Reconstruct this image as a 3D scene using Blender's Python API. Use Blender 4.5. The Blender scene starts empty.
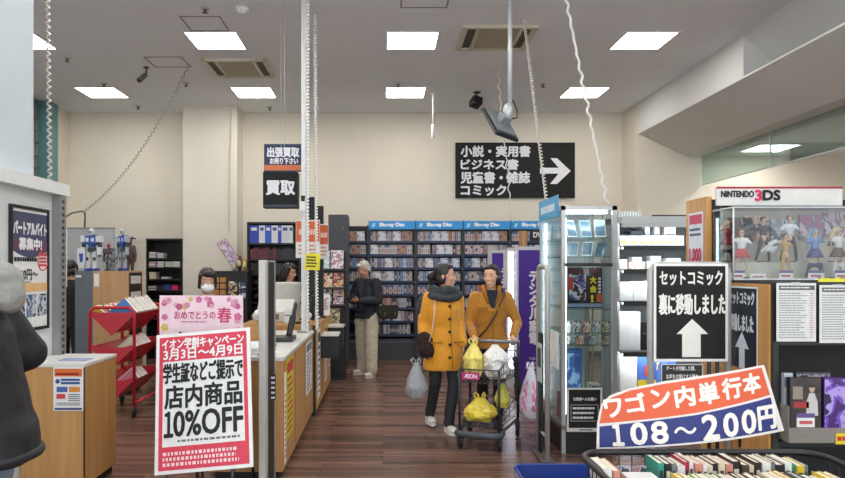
import bpy, bmesh, math, random
from mathutils import Vector, Matrix, Euler, noise
random.seed(7)
SC = bpy.context.scene
COL = SC.collection
PI = math.pi
FL = 670.0                      # focal length in pixels of the 845 px wide frame
EYE = 1.55                      # camera height
CEIL = 4.32
def X(px, d): return (px - 383) * d / FL
def Z(py, d): return EYE - (py - 269) * d / FL

# ------------------------------------------------------------------ camera, world, exposure
cam = bpy.data.cameras.new('camera'); cam.lens = FL / 845 * 36; cam.sensor_width = 36
cam.shift_x = 39.5 / 845; cam.shift_y = 30 / 845; cam.clip_end = 60; cam.clip_start = 0.05
camo = bpy.data.objects.new('camera', cam); COL.objects.link(camo)
camo.location = (0, 0, EYE); camo.rotation_euler = (PI / 2, 0, 0); SC.camera = camo
wd = bpy.data.worlds.new('world'); SC.world = wd; wd.use_nodes = True
wb = wd.node_tree.nodes['Background']; wb.inputs[0].default_value = (0.86, 0.93, 1.0, 1); wb.inputs[1].default_value = 1.1
SC.view_settings.view_transform = 'Standard'; SC.view_settings.look = 'None'; SC.view_settings.gamma = 1
SC.view_settings.use_curve_mapping = False
SC.view_settings.exposure = 1.36
PANEL = 8.0                     # emission of the square ceiling lights
try: SC.cycles.use_denoising = True
except Exception: pass
SC.cycles.max_bounces = 8; SC.cycles.transparent_max_bounces = 24; SC.cycles.sample_clamp_indirect = 6
SC.cycles.caustics_reflective = False; SC.cycles.caustics_refractive = False

# ------------------------------------------------------------------ materials
def lin(c): return tuple((v / 255 / 12.92 if v <= 10 else ((v / 255 + 0.055) / 1.055) ** 2.4) for v in c) + (1,)
_mc = {}
def new_mat(n):
    m = bpy.data.materials.new(n); m.use_nodes = True
    return m, m.node_tree.nodes, m.node_tree.links, m.node_tree.nodes['Principled BSDF']
def M(rgb, rough=0.55, metal=0.0, var=0.05, scale=14, bump=0.0, sheen=0):
    k = (rgb, rough, metal, var, scale, bump, sheen)
    if k in _mc: return _mc[k]
    m, N, L, p = new_mat('paint_%d_%d_%d' % rgb)
    tc = N.new('ShaderNodeTexCoord'); nz = N.new('ShaderNodeTexNoise'); nz.inputs['Scale'].default_value = scale; nz.inputs['Detail'].default_value = 4
    L.new(tc.outputs['Object'], nz.inputs['Vector'])
    rp = N.new('ShaderNodeValToRGB'); a = lin(rgb)
    rp.color_ramp.elements[0].position = 0.3; rp.color_ramp.elements[1].position = 0.7
    rp.color_ramp.elements[0].color = tuple(v * (1 - var) for v in a[:3]) + (1,)
    rp.color_ramp.elements[1].color = tuple(min(1, v * (1 + var)) for v in a[:3]) + (1,)
    L.new(nz.outputs['Fac'], rp.inputs['Fac']); L.new(rp.outputs['Color'], p.inputs['Base Color'])
    p.inputs['Roughness'].default_value = rough; p.inputs['Metallic'].default_value = metal
    if sheen: p.inputs['Sheen Weight'].default_value = sheen
    if bump:
        b = N.new('ShaderNodeBump'); b.inputs['Strength'].default_value = bump; b.inputs['Distance'].default_value = 0.01
        L.new(nz.outputs['Fac'], b.inputs['Height']); L.new(b.outputs['Normal'], p.inputs['Normal'])
    _mc[k] = m
    return m
def emis(rgb, s):
    k = ('e', rgb, s)
    if k in _mc: return _mc[k]
    m, N, L, p = new_mat('glow'); N.remove(p)
    e = N.new('ShaderNodeEmission'); e.inputs[0].default_value = lin(rgb); e.inputs[1].default_value = s
    L.new(e.outputs[0], N['Material Output'].inputs[0]); _mc[k] = m
    return m
def glass(tint=(225, 238, 236), spec=0.08, rough=0.02):
    k = ('g', tint, spec, rough)
    if k in _mc: return _mc[k]
    m, N, L, p = new_mat('clear_glass'); N.remove(p)
    t = N.new('ShaderNodeBsdfTransparent'); t.inputs[0].default_value = lin(tint)
    g = N.new('ShaderNodeBsdfGlossy'); g.inputs['Roughness'].default_value = rough
    lw = N.new('ShaderNodeLayerWeight'); lw.inputs[0].default_value = 0.25
    ma = N.new('ShaderNodeMath'); ma.operation = 'MULTIPLY_ADD'; ma.inputs[1].default_value = 0.3; ma.inputs[2].default_value = spec
    L.new(lw.outputs['Fresnel'], ma.inputs[0])
    mx = N.new('ShaderNodeMixShader'); L.new(ma.outputs[0], mx.inputs[0]); L.new(t.outputs[0], mx.inputs[1]); L.new(g.outputs[0], mx.inputs[2])
    L.new(mx.outputs[0], N['Material Output'].inputs[0]); _mc[k] = m
    return m
def film(rgb, alpha, rough=0.3):
    k = ('f', rgb, alpha, rough)
    if k in _mc: return _mc[k]
    m, N, L, p = new_mat('plastic_film'); p.inputs['Base Color'].default_value = lin(rgb); p.inputs['Roughness'].default_value = rough
    nz = N.new('ShaderNodeTexNoise'); nz.inputs['Scale'].default_value = 9
    mr = N.new('ShaderNodeMapRange'); mr.inputs[3].default_value = max(0, alpha - 0.12); mr.inputs[4].default_value = min(1, alpha + 0.12)
    L.new(nz.outputs['Fac'], mr.inputs[0]); L.new(mr.outputs[0], p.inputs['Alpha']); _mc[k] = m
    return m
def art(cols, scale=5, rough=0.35):
    """printed picture: flat patches of the given colours"""
    k = ('a', tuple(cols), scale, rough)
    if k in _mc: return _mc[k]
    m, N, L, p = new_mat('print')
    tc = N.new('ShaderNodeTexCoord'); nz = N.new('ShaderNodeTexNoise'); nz.inputs['Scale'].default_value = scale; nz.inputs['Detail'].default_value = 2
    nz.inputs['Distortion'].default_value = 0.8
    L.new(tc.outputs['Object'], nz.inputs['Vector'])
    rp = N.new('ShaderNodeValToRGB'); rp.color_ramp.interpolation = 'CONSTANT'
    n = len(cols)
    while len(rp.color_ramp.elements) < n: rp.color_ramp.elements.new(0.5)
    for i, c in enumerate(cols):
        rp.color_ramp.elements[i].position = 0 if i == 0 else 0.34 + 0.32 * i / n
        rp.color_ramp.elements[i].color = lin(c)
    L.new(nz.outputs['Fac'], rp.inputs['Fac']); L.new(rp.outputs['Color'], p.inputs['Base Color']); p.inputs['Roughness'].default_value = rough
    _mc[k] = m
    return m
def wood(c1, c2, axis='Z', rough=0.42):
    k = ('w', c1, c2, axis, rough)
    if k in _mc: return _mc[k]
    m, N, L, p = new_mat('wood_veneer')
    tc = N.new('ShaderNodeTexCoord'); mp = N.new('ShaderNodeMapping')
    mp.inputs['Scale'].default_value = {'Z': (22, 22, 1.2), 'X': (1.2, 22, 22), 'Y': (22, 1.2, 22)}[axis]
    L.new(tc.outputs['Object'], mp.inputs['Vector'])
    nz = N.new('ShaderNodeTexNoise'); nz.inputs['Scale'].default_value = 1.0; nz.inputs['Detail'].default_value = 6
    L.new(mp.outputs[0], nz.inputs['Vector'])
    rp = N.new('ShaderNodeValToRGB'); rp.color_ramp.elements[0].color = lin(c1); rp.color_ramp.elements[1].color = lin(c2)
    rp.color_ramp.elements[0].position = 0.32; rp.color_ramp.elements[1].position = 0.68
    L.new(nz.outputs['Fac'], rp.inputs[0]); L.new(rp.outputs[0], p.inputs['Base Color']); p.inputs['Roughness'].default_value = rough
    _mc[k] = m
    return m
def floor_mat():
    m, N, L, p = new_mat('dark_plank_floor')
    tc = N.new('ShaderNodeTexCoord')
    br = N.new('ShaderNodeTexBrick'); br.offset = 0.37; br.inputs['Scale'].default_value = 1.0
    br.inputs['Brick Width'].default_value = 1.3; br.inputs['Row Height'].default_value = 0.075
    br.inputs['Mortar Size'].default_value = 0.0022; br.inputs['Mortar Smooth'].default_value = 0.3; br.inputs['Bias'].default_value = 0.0
    br.inputs['Color1'].default_value = lin((148, 116, 102)); br.inputs['Color2'].default_value = lin((100, 73, 63)); br.inputs['Mortar'].default_value = lin((48, 32, 28))
    L.new(tc.outputs['Object'], br.inputs['Vector'])
    mp = N.new('ShaderNodeMapping'); mp.inputs['Scale'].default_value = (1.6, 42, 1); L.new(tc.outputs['Object'], mp.inputs['Vector'])
    nz = N.new('ShaderNodeTexNoise'); nz.inputs['Scale'].default_value = 1; nz.inputs['Detail'].default_value = 6; L.new(mp.outputs[0], nz.inputs['Vector'])
    rp = N.new('ShaderNodeValToRGB'); rp.color_ramp.elements[0].position = 0.3; rp.color_ramp.elements[1].position = 0.72
    rp.color_ramp.elements[0].color = (0.55, 0.52, 0.5, 1); rp.color_ramp.elements[1].color = (1.16, 1.12, 1.08, 1)
    L.new(nz.outputs['Fac'], rp.inputs[0])
    mx = N.new('ShaderNodeMix'); mx.data_type = 'RGBA'; mx.blend_type = 'MULTIPLY'; mx.inputs[0].default_value = 1
    L.new(br.outputs['Color'], mx.inputs[6]); L.new(rp.outputs[0], mx.inputs[7]); L.new(mx.outputs[2], p.inputs['Base Color'])
    p.inputs['Roughness'].default_value = 0.27; p.inputs['Specular IOR Level'].default_value = 0.45
    b = N.new('ShaderNodeBump'); b.inputs['Strength'].default_value = 0.12; b.inputs['Distance'].default_value = 0.003
    L.new(nz.outputs['Fac'], b.inputs['Height']); L.new(b.outputs[0], p.inputs['Normal'])
    return m
WHITE = M((236, 236, 232), 0.5); PAPER = M((240, 240, 238), 0.6); BLACK = M((26, 26, 28), 0.5); DGREY = M((62, 64, 68), 0.5)
STEEL = M((176, 176, 174), 0.32, 0.75); CHROME = M((200, 200, 202), 0.18, 1.0); INK = M((20, 20, 22), 0.6); GREYP = M((150, 150, 150), 0.5)
SKIN = M((214, 164, 136), 0.5, 0, 0.05); HAIRC = M((30, 24, 24), 0.42, 0, 0.2, 60)

# ------------------------------------------------------------------ mesh building
class MB:
    def __init__(s): s.v = []; s.f = []; s.mi = []; s.sm = []; s.mats = []
    def mi_(s, m):
        if m not in s.mats: s.mats.append(m)
        return s.mats.index(m)
    def add(s, vs, fs, m, smooth=False):
        o = len(s.v); s.v += [tuple(v) for v in vs]; k = s.mi_(m)
        for f in fs: s.f.append(tuple(i + o for i in f)); s.mi.append(k); s.sm.append(smooth)
        return s
    def box(s, x0, x1, y0, y1, z0, z1, m, R=None):
        vs = [Vector((x, y, z)) for x in (x0, x1) for y in (y0, y1) for z in (z0, z1)]
        if R is not None:
            c = Vector(((x0 + x1) / 2, (y0 + y1) / 2, (z0 + z1) / 2)); vs = [c + R @ (v - c) for v in vs]
        return s.add(vs, [(0, 1, 3, 2), (4, 6, 7, 5), (0, 4, 5, 1), (2, 3, 7, 6), (0, 2, 6, 4), (1, 5, 7, 3)], m)
    def cb(s, c, sz, m, R=None):
        return s.box(c[0] - sz[0] / 2, c[0] + sz[0] / 2, c[1] - sz[1] / 2, c[1] + sz[1] / 2, c[2] - sz[2] / 2, c[2] + sz[2] / 2, m, R)
    def tube(s, pts, r, m, n=8, closed=False, cap=True):
        pts = [Vector(p) for p in pts]; k = len(pts); rr = r if isinstance(r, (list, tuple)) else [r] * k
        vs = []; up = None
        for i, p in enumerate(pts):
            if closed: t = pts[(i + 1) % k] - pts[i - 1]
            else: t = pts[min(i + 1, k - 1)] - pts[max(i - 1, 0)]
            t.normalize()
            if up is None:
                up = Vector((0, 0, 1)) if abs(t.z) < 0.9 else Vector((1, 0, 0))
            a = t.cross(up)
            if a.length < 1e-5: a = t.orthogonal()
            a.normalize(); b = a.cross(t).normalized(); up = b
            for j in range(n):
                q = 2 * PI * j / n; vs.append(p + (a * math.cos(q) + b * math.sin(q)) * rr[i])
        fs = []
        for i in range(k if closed else k - 1):
            i2 = (i + 1) % k
            for j in range(n): fs.append((i * n + j, i * n + (j + 1) % n, i2 * n + (j + 1) % n, i2 * n + j))
        if not closed and cap: fs += [tuple(range(n - 1, -1, -1)), tuple((k - 1) * n + j for j in range(n))]
        return s.add(vs, fs, m, n > 4)
    def bar(s, a, b, r, m, n=8): return s.tube([a, b], r, m, n)
    def ell(s, c, r, m, n=14, R=None, k=10):
        c = Vector(c); r = r if isinstance(r, (tuple, list)) else (r, r, r); vs = []; fs = []
        def P(v):
            v = Vector((v[0] * r[0], v[1] * r[1], v[2] * r[2])); return c + (R @ v if R is not None else v)
        vs.append(P((0, 0, -1)))
        for i in range(1, k):
            a = -PI / 2 + PI * i / k
            for j in range(n): q = 2 * PI * j / n; vs.append(P((math.cos(a) * math.cos(q), math.cos(a) * math.sin(q), math.sin(a))))
        vs.append(P((0, 0, 1)))
        for j in range(n): fs.append((0, 1 + (j + 1) % n, 1 + j))
        for i in range(k - 2):
            for j in range(n):
                a = 1 + i * n; fs.append((a + j, a + (j + 1) % n, a + n + (j + 1) % n, a + n + j))
        L_ = len(vs) - 1; a = 1 + (k - 2) * n
        for j in range(n): fs.append((a + j, a + (j + 1) % n, L_))
        return s.add(vs, fs, m, True)
    def cap(s, p0, r0, p1, r1, m, n=14):
        """tapered capsule, one closed shell"""
        p0 = Vector(p0); p1 = Vector(p1); t = (p1 - p0)
        if t.length < 1e-6: return s.ell(p0, r0, m, n)
        t.normalize(); a = t.orthogonal().normalized(); b = t.cross(a); vs = [p0 - t * r0]; fs = []
        rings = []
        for i in range(1, 5):
            q = -PI / 2 + PI / 2 * i / 4; rings.append((p0 + t * r0 * math.sin(q), r0 * math.cos(q)))
        for i in range(0, 4):
            q = PI / 2 * i / 4; rings.append((p1 + t * r1 * math.sin(q), r1 * math.cos(q)))
        for c, r in rings:
            for j in range(n): q = 2 * PI * j / n; vs.append(c + (a * math.cos(q) + b * math.sin(q)) * r)
        vs.append(p1 + t * r1)
        for j in range(n): fs.append((0, 1 + (j + 1) % n, 1 + j))
        for i in range(len(rings) - 1):
            o = 1 + i * n
            for j in range(n): fs.append((o + j, o + (j + 1) % n, o + n + (j + 1) % n, o + n + j))
        o = 1 + (len(rings) - 1) * n; e = len(vs) - 1
        for j in range(n): fs.append((o + j, o + (j + 1) % n, e))
        return s.add(vs, fs, m, True)
    def limb(s, pts, rs, m, n=14):
        for i in range(len(pts) - 1): s.cap(pts[i], rs[i], pts[i + 1], rs[i + 1], m, n)
        return s
    def loft(s, secs, m, n=24):
        """secs: (centre, rx, ry) horizontal ellipses from bottom to top, closed"""
        vs = []; fs = []; k = len(secs)
        for c, rx, ry in secs:
            for j in range(n): q = 2 * PI * j / n; vs.append((c[0] + rx * math.cos(q), c[1] + ry * math.sin(q), c[2]))
        for i in range(k - 1):
            for j in range(n): fs.append((i * n + j, i * n + (j + 1) % n, (i + 1) * n + (j + 1) % n, (i + 1) * n + j))
        fs += [tuple(range(n - 1, -1, -1)), tuple((k - 1) * n + j for j in range(n))]
        return s.add(vs, fs, m, True)
    def prism(s, poly, y0, y1, m):
        """poly of (x, z), pushed along y"""
        n = len(poly); vs = [(x, y0, z) for x, z in poly] + [(x, y1, z) for x, z in poly]
        fs = [tuple(range(n)), tuple(range(2 * n - 1, n - 1, -1))] + [(i, i + n, (i + 1) % n + n, (i + 1) % n) for i in range(n)]
        return s.add(vs, fs, m)
    def quad(s, a, b, c, d, m): return s.add([a, b, c, d], [(0, 1, 2, 3)], m)
    def build(s, name, parent=None, loc=None, bevel=0, rot=None):
        me = bpy.data.meshes.new(name); me.from_pydata(s.v, [], s.f)
        for m in s.mats: me.materials.append(m)
        me.polygons.foreach_set('material_index', s.mi); me.polygons.foreach_set('use_smooth', s.sm); me.update()
        bm = bmesh.new(); bm.from_mesh(me); bmesh.ops.recalc_face_normals(bm, faces=bm.faces); bm.to_mesh(me); bm.free()
        o = bpy.data.objects.new(name, me); COL.objects.link(o)
        if parent is not None: o.parent = parent
        if loc is not None: o.location = loc
        if rot is not None: o.rotation_euler = rot
        if bevel:
            b = o.modifiers.new('edge', 'BEVEL'); b.width = bevel; b.segments = 2; b.limit_method = 'ANGLE'
        return o
def B(x0, x1, y0, y1, z0, z1, m, name, parent=None, bevel=0): return MB().box(x0, x1, y0, y1, z0, z1, m).build(name, parent, None, bevel)
def tag(o, label, cat, group=None, kind=None):
    o['label'] = label; o['category'] = cat
    if group: o['group'] = group
    if kind: o['kind'] = kind
    return o
def thing(name, label, cat, loc=(0, 0, 0), rz=0, group=None):
    o = bpy.data.objects.new(name, None); COL.objects.link(o); o.empty_display_size = 0.1
    o.location = loc; o.rotation_euler = (0, 0, rz)
    return tag(o, label, cat, group)
def struct(o, label=None):
    o['kind'] = 'structure'
    if label: o['label'] = label
    return o
def dup(root, loc, rz=None, label=None, group=None):
    r = root.copy(); COL.objects.link(r); r.location = loc
    if rz is not None: r.rotation_euler = (0, 0, rz)
    if label: r['label'] = label
    if group: r['group'] = group
    for ch in list(root.children):
        c = ch.copy(); COL.objects.link(c); c.parent = r
        for g in list(ch.children):
            d = g.copy(); COL.objects.link(d); d.parent = c
    return r
def rotm(x=0, y=0, z=0): return Euler((x, y, z)).to_matrix()

# ------------------------------------------------------------------ lettering (resolved in one batch at the end)
_txt = []
def letters(parent, lines, m, y=-0.004, name='lettering', bold=0.0):
    """lines: (text, xc, zc, w, h[, roll]) on a panel facing -Y of its parent"""
    me = bpy.data.meshes.new(name); me.materials.append(m)
    o = bpy.data.objects.new(name, me); COL.objects.link(o); o.parent = parent
    _txt.append((o, lines, y, bold)); return o
def bars(parent, rects, m, y=-0.004, name='small_print'):
    """rows of print too small to read: (x0, x1, z0, z1)"""
    b = MB()
    for r in rects: b.box(r[0], r[1], y - 0.0006, y, r[2], r[3], m)
    return b.build(name, parent)
def print_rows(x0, x1, z0, z1, n, fill=0.45, jit=0.25, words=5):
    out = []; h = (z1 - z0) / n
    for i in range(n):
        z = z1 - (i + 0.5) * h; x = x0; e = x1 - random.random() * jit * (x1 - x0)
        while x < e:
            w = (x1 - x0) / words * random.uniform(0.5, 1.2); xe = min(x + w, e); out.append((x, xe, z - h * fill / 2, z + h * fill / 2)); x = xe + (x1 - x0) * 0.02
    return out
def flush_text():
    need = {}
    for o, lines, y, b in _txt:
        for l in lines: need.setdefault(l[0], None)
    tmp = []
    for t in need:
        c = bpy.data.curves.new('t', 'FONT'); c.body = t; c.resolution_u = 3
        ob = bpy.data.objects.new('t', c); COL.objects.link(ob); tmp.append((t, ob))
    dg = bpy.context.evaluated_depsgraph_get()
    for t, ob in tmp:
        me = bpy.data.meshes.new_from_object(ob.evaluated_get(dg))
        need[t] = ([v.co.to_2d() for v in me.vertices], [tuple(p.vertices) for p in me.polygons])
        bpy.data.meshes.remove(me)
    for t, ob in tmp:
        c = ob.data; bpy.data.objects.remove(ob); bpy.data.curves.remove(c)
    for o, lines, y, bold in _txt:
        V = []; F = []
        for l in lines:
            t, xc, zc, w, h = l[:5]; roll = l[5] if len(l) > 5 else 0
            vs, fs = need[t]
            if not vs: continue
            x0 = min(v.x for v in vs); x1 = max(v.x for v in vs); y0 = min(v.y for v in vs); y1 = max(v.y for v in vs)
            sx = w / (x1 - x0); sy = h / (y1 - y0) if y1 - y0 > 0.2 else sx
            offs = [(0, 0)]
            bw = bold * h
            if bold: offs += [(bw * math.cos(a * PI / 4), bw * math.sin(a * PI / 4)) for a in range(8)]
            cr, sr = math.cos(roll), math.sin(roll)
            for k, (dx, dz) in enumerate(offs):
                b0 = len(V)
                for v in vs:
                    px = (v.x - (x0 + x1) / 2) * sx + dx; pz = (v.y - (y0 + y1) / 2) * sy + dz
                    V.append((xc + px * cr - pz * sr, y - k * 0.00008, zc + px * sr + pz * cr))
                F += [tuple(i + b0 for i in f) for f in fs]
        o.data.from_pydata(V, [], F); o.data.update()
# ------------------------------------------------------------------ organic shells: several closed pieces fused into one surface
_blob = []
def blob(mb, name, parent, voxel, it=3, disp=0, dscale=8, cut=None):
    o = mb.build(name, parent)
    _blob.append((o, disp, dscale, cut))
    r = o.modifiers.new('r', 'REMESH'); r.mode = 'VOXEL'; r.voxel_size = voxel; r.use_smooth_shade = True
    s = o.modifiers.new('s', 'SMOOTH'); s.iterations = it; s.factor = 0.5
    return o
def flush_blobs():
    dg = bpy.context.evaluated_depsgraph_get()
    done = {}; random.seed(21)
    for o, disp, ds, cut in _blob:
        if o.data.name in done: continue
        me = bpy.data.meshes.new_from_object(o.evaluated_get(dg)); me.name = o.name
        done[o.data.name] = me
        if disp:
            me.update()
            ns = [v.normal.copy() for v in me.vertices]; ph = Vector((random.random() * 9, random.random() * 9, 0))
            for v, n in zip(me.vertices, ns):
                q = v.co * ds + ph
                v.co += n * disp * ((noise.noise(q) + 0.5 * noise.noise(q * 2.3)) - (1 - abs(noise.noise(q * 1.1 + Vector((3, 1, 2))))) * 0.4)
            me.update()
        o.modifiers.clear(); o.data = me

# ================================================================== SETTING
cream = M((228, 220, 204), 0.8, 0, 0.02, 2); ceilm = M((234, 238, 241), 0.85, 0, 0.02, 2); pale = M((222, 226, 226), 0.6, 0, 0.02, 3)
fl = struct(MB().box(-9, 9, -3, 12.2, -0.1, 0, floor_mat()).build('floor'))
struct(B(-9, 5.2, -3, 12.2, CEIL, CEIL + 0.12, ceilm, 'ceiling'))
struct(B(5.41, 9, -3, 11.2, 3.43, 3.55, ceilm, 'ceiling_lower'))
struct(B(-9, 9, 11.9, 12.1, 0, CEIL, cream, 'wall_back'))
struct(B(8.6, 8.8, -3, 12, 0, 3.43, cream, 'wall_right'))
struct(B(-5.75, -5.58, 11.35, 11.9, 0, CEIL, cream, 'wall_left'))
struct(B(4.25, 8.6, 11.17, 11.9, 0, CEIL, cream, 'wall_right_return'))
struct(B(-3.41, -2.49, 11.42, 11.9, 0, CEIL, M((228, 222, 208), 0.8, 0, 0.02, 2), 'column'))
bulk = M((222, 221, 217), 0.8, 0, 0.02, 2)
b = MB(); b.prism([(4.25, CEIL), (4.25, 3.80), (5.06, 3.43), (5.4, 3.43), (5.4, CEIL)], 7.9, 11.17, bulk)
b.prism([(4.22, CEIL), (5.06, 3.62), (5.4, 3.62), (5.4, CEIL)], -3, 7.9, bulk)
b.prism([(4.25, 3.80), (5.06, 3.43), (5.4, 3.43), (5.4, 3.64), (5.06, 3.47), (4.25, 3.822)], -3, 7.9, bulk)
struct(b.build('wall_bulkhead'))
gb = MB()
for k in range(7):
    y1 = 11.15 - k * 1.98
    gb.box(5.30, 5.312, y1 - 1.965, y1, 2.95, 3.43, glass((228, 240, 238), 0.07))
    gb.box(5.297, 5.315, y1 - 1.98, y1 - 1.965, 2.95, 3.43, M((206, 214, 214), 0.3))
gb.box(5.296, 5.316, -2.7, 11.15, 2.94, 2.953, M((190, 200, 200), 0.3))
struct(gb.build('window_1'))
# left partition with its ledge, and the pale pier above it
struct(B(-2.72, -2.5, 1.2, 5.16, 0, 2.11, pale, 'wall_left_front'))
struct(B(-2.8, -2.43, 1.2, 5.2, 2.11, 2.2, M((232, 234, 234), 0.5, 0, 0.02), 'trim_1', None))
struct(B(-3.2, -2.52, 1.2, 4.83, 2.2, CEIL, M((206, 218, 224), 0.6, 0, 0.02, 3), 'wall_left_upper'))
tb = MB().box(-2.5, -2.44, 5.06, 5.16, 0, 2.1, M((150, 152, 150), 0.45, 0.3))
for k in range(40): tb.box(-2.444, -2.436, 5.095, 5.125, 0.1 + k * 0.05, 0.125 + k * 0.05, M((70, 70, 70), 0.6))
struct(tb.build('trim_2'))
# teal framed opening far left
teal = M((92, 138, 140), 0.45)
struct(B(-5.75, -5.5, 11.03, 11.34, 0, CEIL, teal, 'trim_3'))
wb_ = MB().box(-5.75, -5.7, 9.2, 11.03, 0, CEIL, M((168, 164, 160), 0.7))
for k in range(14):
    z = 1.6 + k * 0.2
    wb_.box(-5.7, -5.66, 9.2, 11.03, z, z + 0.03, M((120, 122, 120), 0.6), )
for k in range(12): wb_.box(-5.7, -5.66, 9.3 + k * 0.15, 9.33 + k * 0.15, 1.4, CEIL, M((120, 122, 120), 0.6))
struct(wb_.build('window_2'))
struct(B(-6.6, -6.5, -3, 9.2, 0, CEIL, pale, 'wall_left_far'))
struct(MB().box(-5.58, -3.41, 11.885, 11.9, 0, 0.09, DGREY).box(-2.49, 4.25, 11.885, 11.9, 0, 0.09, DGREY).build('baseboard_back'))

# ------------------------------------------------------------------ ceiling fittings
def mk_light(loc, label):
    t = thing('ceiling_light', label, 'ceiling light', loc, 0, 'square ceiling lights')
    f = MB(); w = M((230, 230, 228), 0.5)
    for a in ((-0.32, 0.32, -0.32, -0.295), (-0.32, 0.32, 0.295, 0.32), (-0.32, -0.295, -0.295, 0.295), (0.295, 0.32, -0.295, 0.295)): f.box(a[0], a[1], a[2], a[3], -0.012, 0.0, w)
    f.build('frame', t)
    B(-0.295, 0.295, -0.295, 0.295, -0.006, 0.0, emis((255, 252, 246), PANEL), 'diffuser', t)
    return t
L0 = mk_light((0.35, 8.12, CEIL), 'square ceiling light above the aisle in the nearer visible row')
cols = {-4.4: 'over the far left of the shop', -2.02: 'left of the hanging buy-in signs', 0.35: 'straight above the aisle', 3.15: 'beside the white bulkhead'}
rows = {10.5: 'farther visible row', 8.12: 'nearer visible row', 5.7: 'row above the gates', 3.3: 'row above the wagon', 0.9: 'row above the entrance', -1.5: 'row behind the entrance'}
for x, cl in cols.items():
    for y, rl in rows.items():
        if x == 0.35 and y == 8.12: L0['label'] = 'square ceiling light %s, %s' % (cl, rl); continue
        if x == -4.4 and y < 5: continue
        if x == -2.02 and y < 2: continue
        dup(L0, (x, y, CEIL), None, 'square ceiling light %s, %s' % (cl, rl))
dup(L0, (6.0, 10.4, 3.43), None, 'square ceiling light seen through the glass panels beside the bulkhead')
for k, y in enumerate((8.0, 5.6, 3.2)): dup(L0, (6.0, y, 3.43), None, 'square light in the lower side ceiling, number %d from the back wall' % (k + 2))

def mk_ac(loc, label, w=0.86, dd=0.8):
    t = thing('air_conditioner', label, 'air conditioner', loc, 0, 'ceiling air conditioners')
    c = M((206, 198, 176), 0.5); hw = w / 2; hd = dd / 2
    p = MB()
    p.box(-hw, hw, -hd, -hd + .05, -.035, 0, c).box(-hw, hw, hd - .05, hd, -.035, 0, c).box(-hw, -hw + .06, -hd, hd, -.035, 0, c).box(hw - .06, hw, -hd, hd, -.035, 0, c)
    for sx in (-1, 1): p.box(min(sx * (hw - .16), sx * (hw - .2)), max(sx * (hw - .16), sx * (hw - .2)), -hd, hd, -.035, 0, c)
    p.build('panel', t)
    B(-hw + .06, hw - .06, -hd + .05, hd - .05, -.012, 0, M((84, 78, 66), .7), 'duct', t)
    g = MB(); gm = M((172, 162, 136), 0.5)
    for k in range(17):
        y = -hd + .09 + k * (dd - .18) / 16; g.box(-hw + .2, hw - .2, y, y + .022, -.03, -.012, gm)
    for k in range(8):
        x = -hw + .24 + k * (w - .48) / 7; g.box(x, x + .012, -hd + .06, hd - .06, -.028, -.012, gm)
    g.build('grille', t)
    return t
A0 = mk_ac((1.34, 8.0, CEIL), 'cream ceiling air conditioner with dark grille beside the hanging monitor pole')
dup(A0, (X(240, 9.2), 9.2, CEIL), None, 'cream ceiling air conditioner above the pale column and the till area')
sp = thing('smoke_detector', 'round white smoke detector on the ceiling above the tills', 'smoke detector', (-1.49, 7.1, CEIL))
MB().tube([(0, 0, 0), (0, 0, -.03)], .07, WHITE, 20).build('base', sp); MB().ell((0, 0, -.035), (.05, .05, .035), WHITE).build('sensor', sp)
spl = [(205, 8, 'beside the square ceiling hatch'), (67, 57.6, 'near the pale pier on the left'), (104, 83.5, 'just behind the left ceiling light'), (186, 83, 'beside the slanting cable fixing'), (138, 106, 'close to the far left wall'), (270, 107, 'above the hanging buy-in signs'), (398, 84, 'behind the far middle ceiling light'), (543, 84, 'between the slanting cord and the right ceiling light')]
s0 = None
for px, py, w in spl:
    d = FL * (CEIL - EYE) / (269 - py); lb = 'small ceiling sprinkler head ' + w
    if s0 is None:
        s0 = thing('sprinkler', lb, 'sprinkler', (X(px, d), d, CEIL), 0, 'ceiling sprinkler heads')
        MB().tube([(0, 0, 0), (0, 0, -.012)], .045, M((190, 186, 180), .5), 16).build('escutcheon', s0)
        MB().tube([(0, 0, -.012), (0, 0, -.05)], .016, M((110, 104, 98), .4, .5), 10).tube([(0, 0, -.05), (0, 0, -.055)], .03, M((110, 104, 98), .4, .5), 10).build('head', s0)
    else: dup(s0, (X(px, d), d, CEIL), None, lb)
for n, (px, py, w, dd) in enumerate(((205, 23.5, .45, .45), (168, 62, .5, .45), (425, -1, .5, .45))):
    d = FL * (CEIL - EYE) / (269 - py); h = MB(); hm = M((142, 136, 132), .7); x = X(px, d)
    for a in ((-w / 2, w / 2, -dd / 2, -dd / 2 + .016), (-w / 2, w / 2, dd / 2 - .016, dd / 2), (-w / 2, -w / 2 + .016, -dd / 2, dd / 2), (w / 2 - .016, w / 2, -dd / 2, dd / 2)): h.box(x + a[0], x + a[1], d + a[2], d + a[3], CEIL - .005, CEIL, hm)
    struct(h.build('trim_%d' % (4 + n)))
c = thing('security_camera', 'small grey security camera on a short ceiling bracket above the figure cabinet', 'camera', (-3.25, 9.2, CEIL))
MB().tube([(0, 0, 0), (0, 0, -.1)], .012, DGREY).tube([(0, 0, 0), (0, 0, -.01)], .04, DGREY, 14).build('bracket', c)
MB().tube([(-.02, .02, -.1), (-.07, -.08, -.2)], .035, M((88, 84, 84), .4), 12).build('body', c)
MB().tube([(-.062, -.063, -.185), (-.076, -.091, -.214)], .024, BLACK, 12).build('lens', c)
c = thing('spot_camera', 'black box camera on a ceiling bracket next to the hanging monitor', 'camera', (X(477, 10.5), 10.5, CEIL))
MB().tube([(0, 0, 0), (0, 0, -.12)], .012, BLACK).tube([(0, 0, 0), (0, 0, -.012)], .06, BLACK, 14).build('bracket', c)
MB().cb((-.02, -.02, -.16), (.15, .17, .12), BLACK, rotm(-.35, .25, .3)).build('housing', c)
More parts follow.
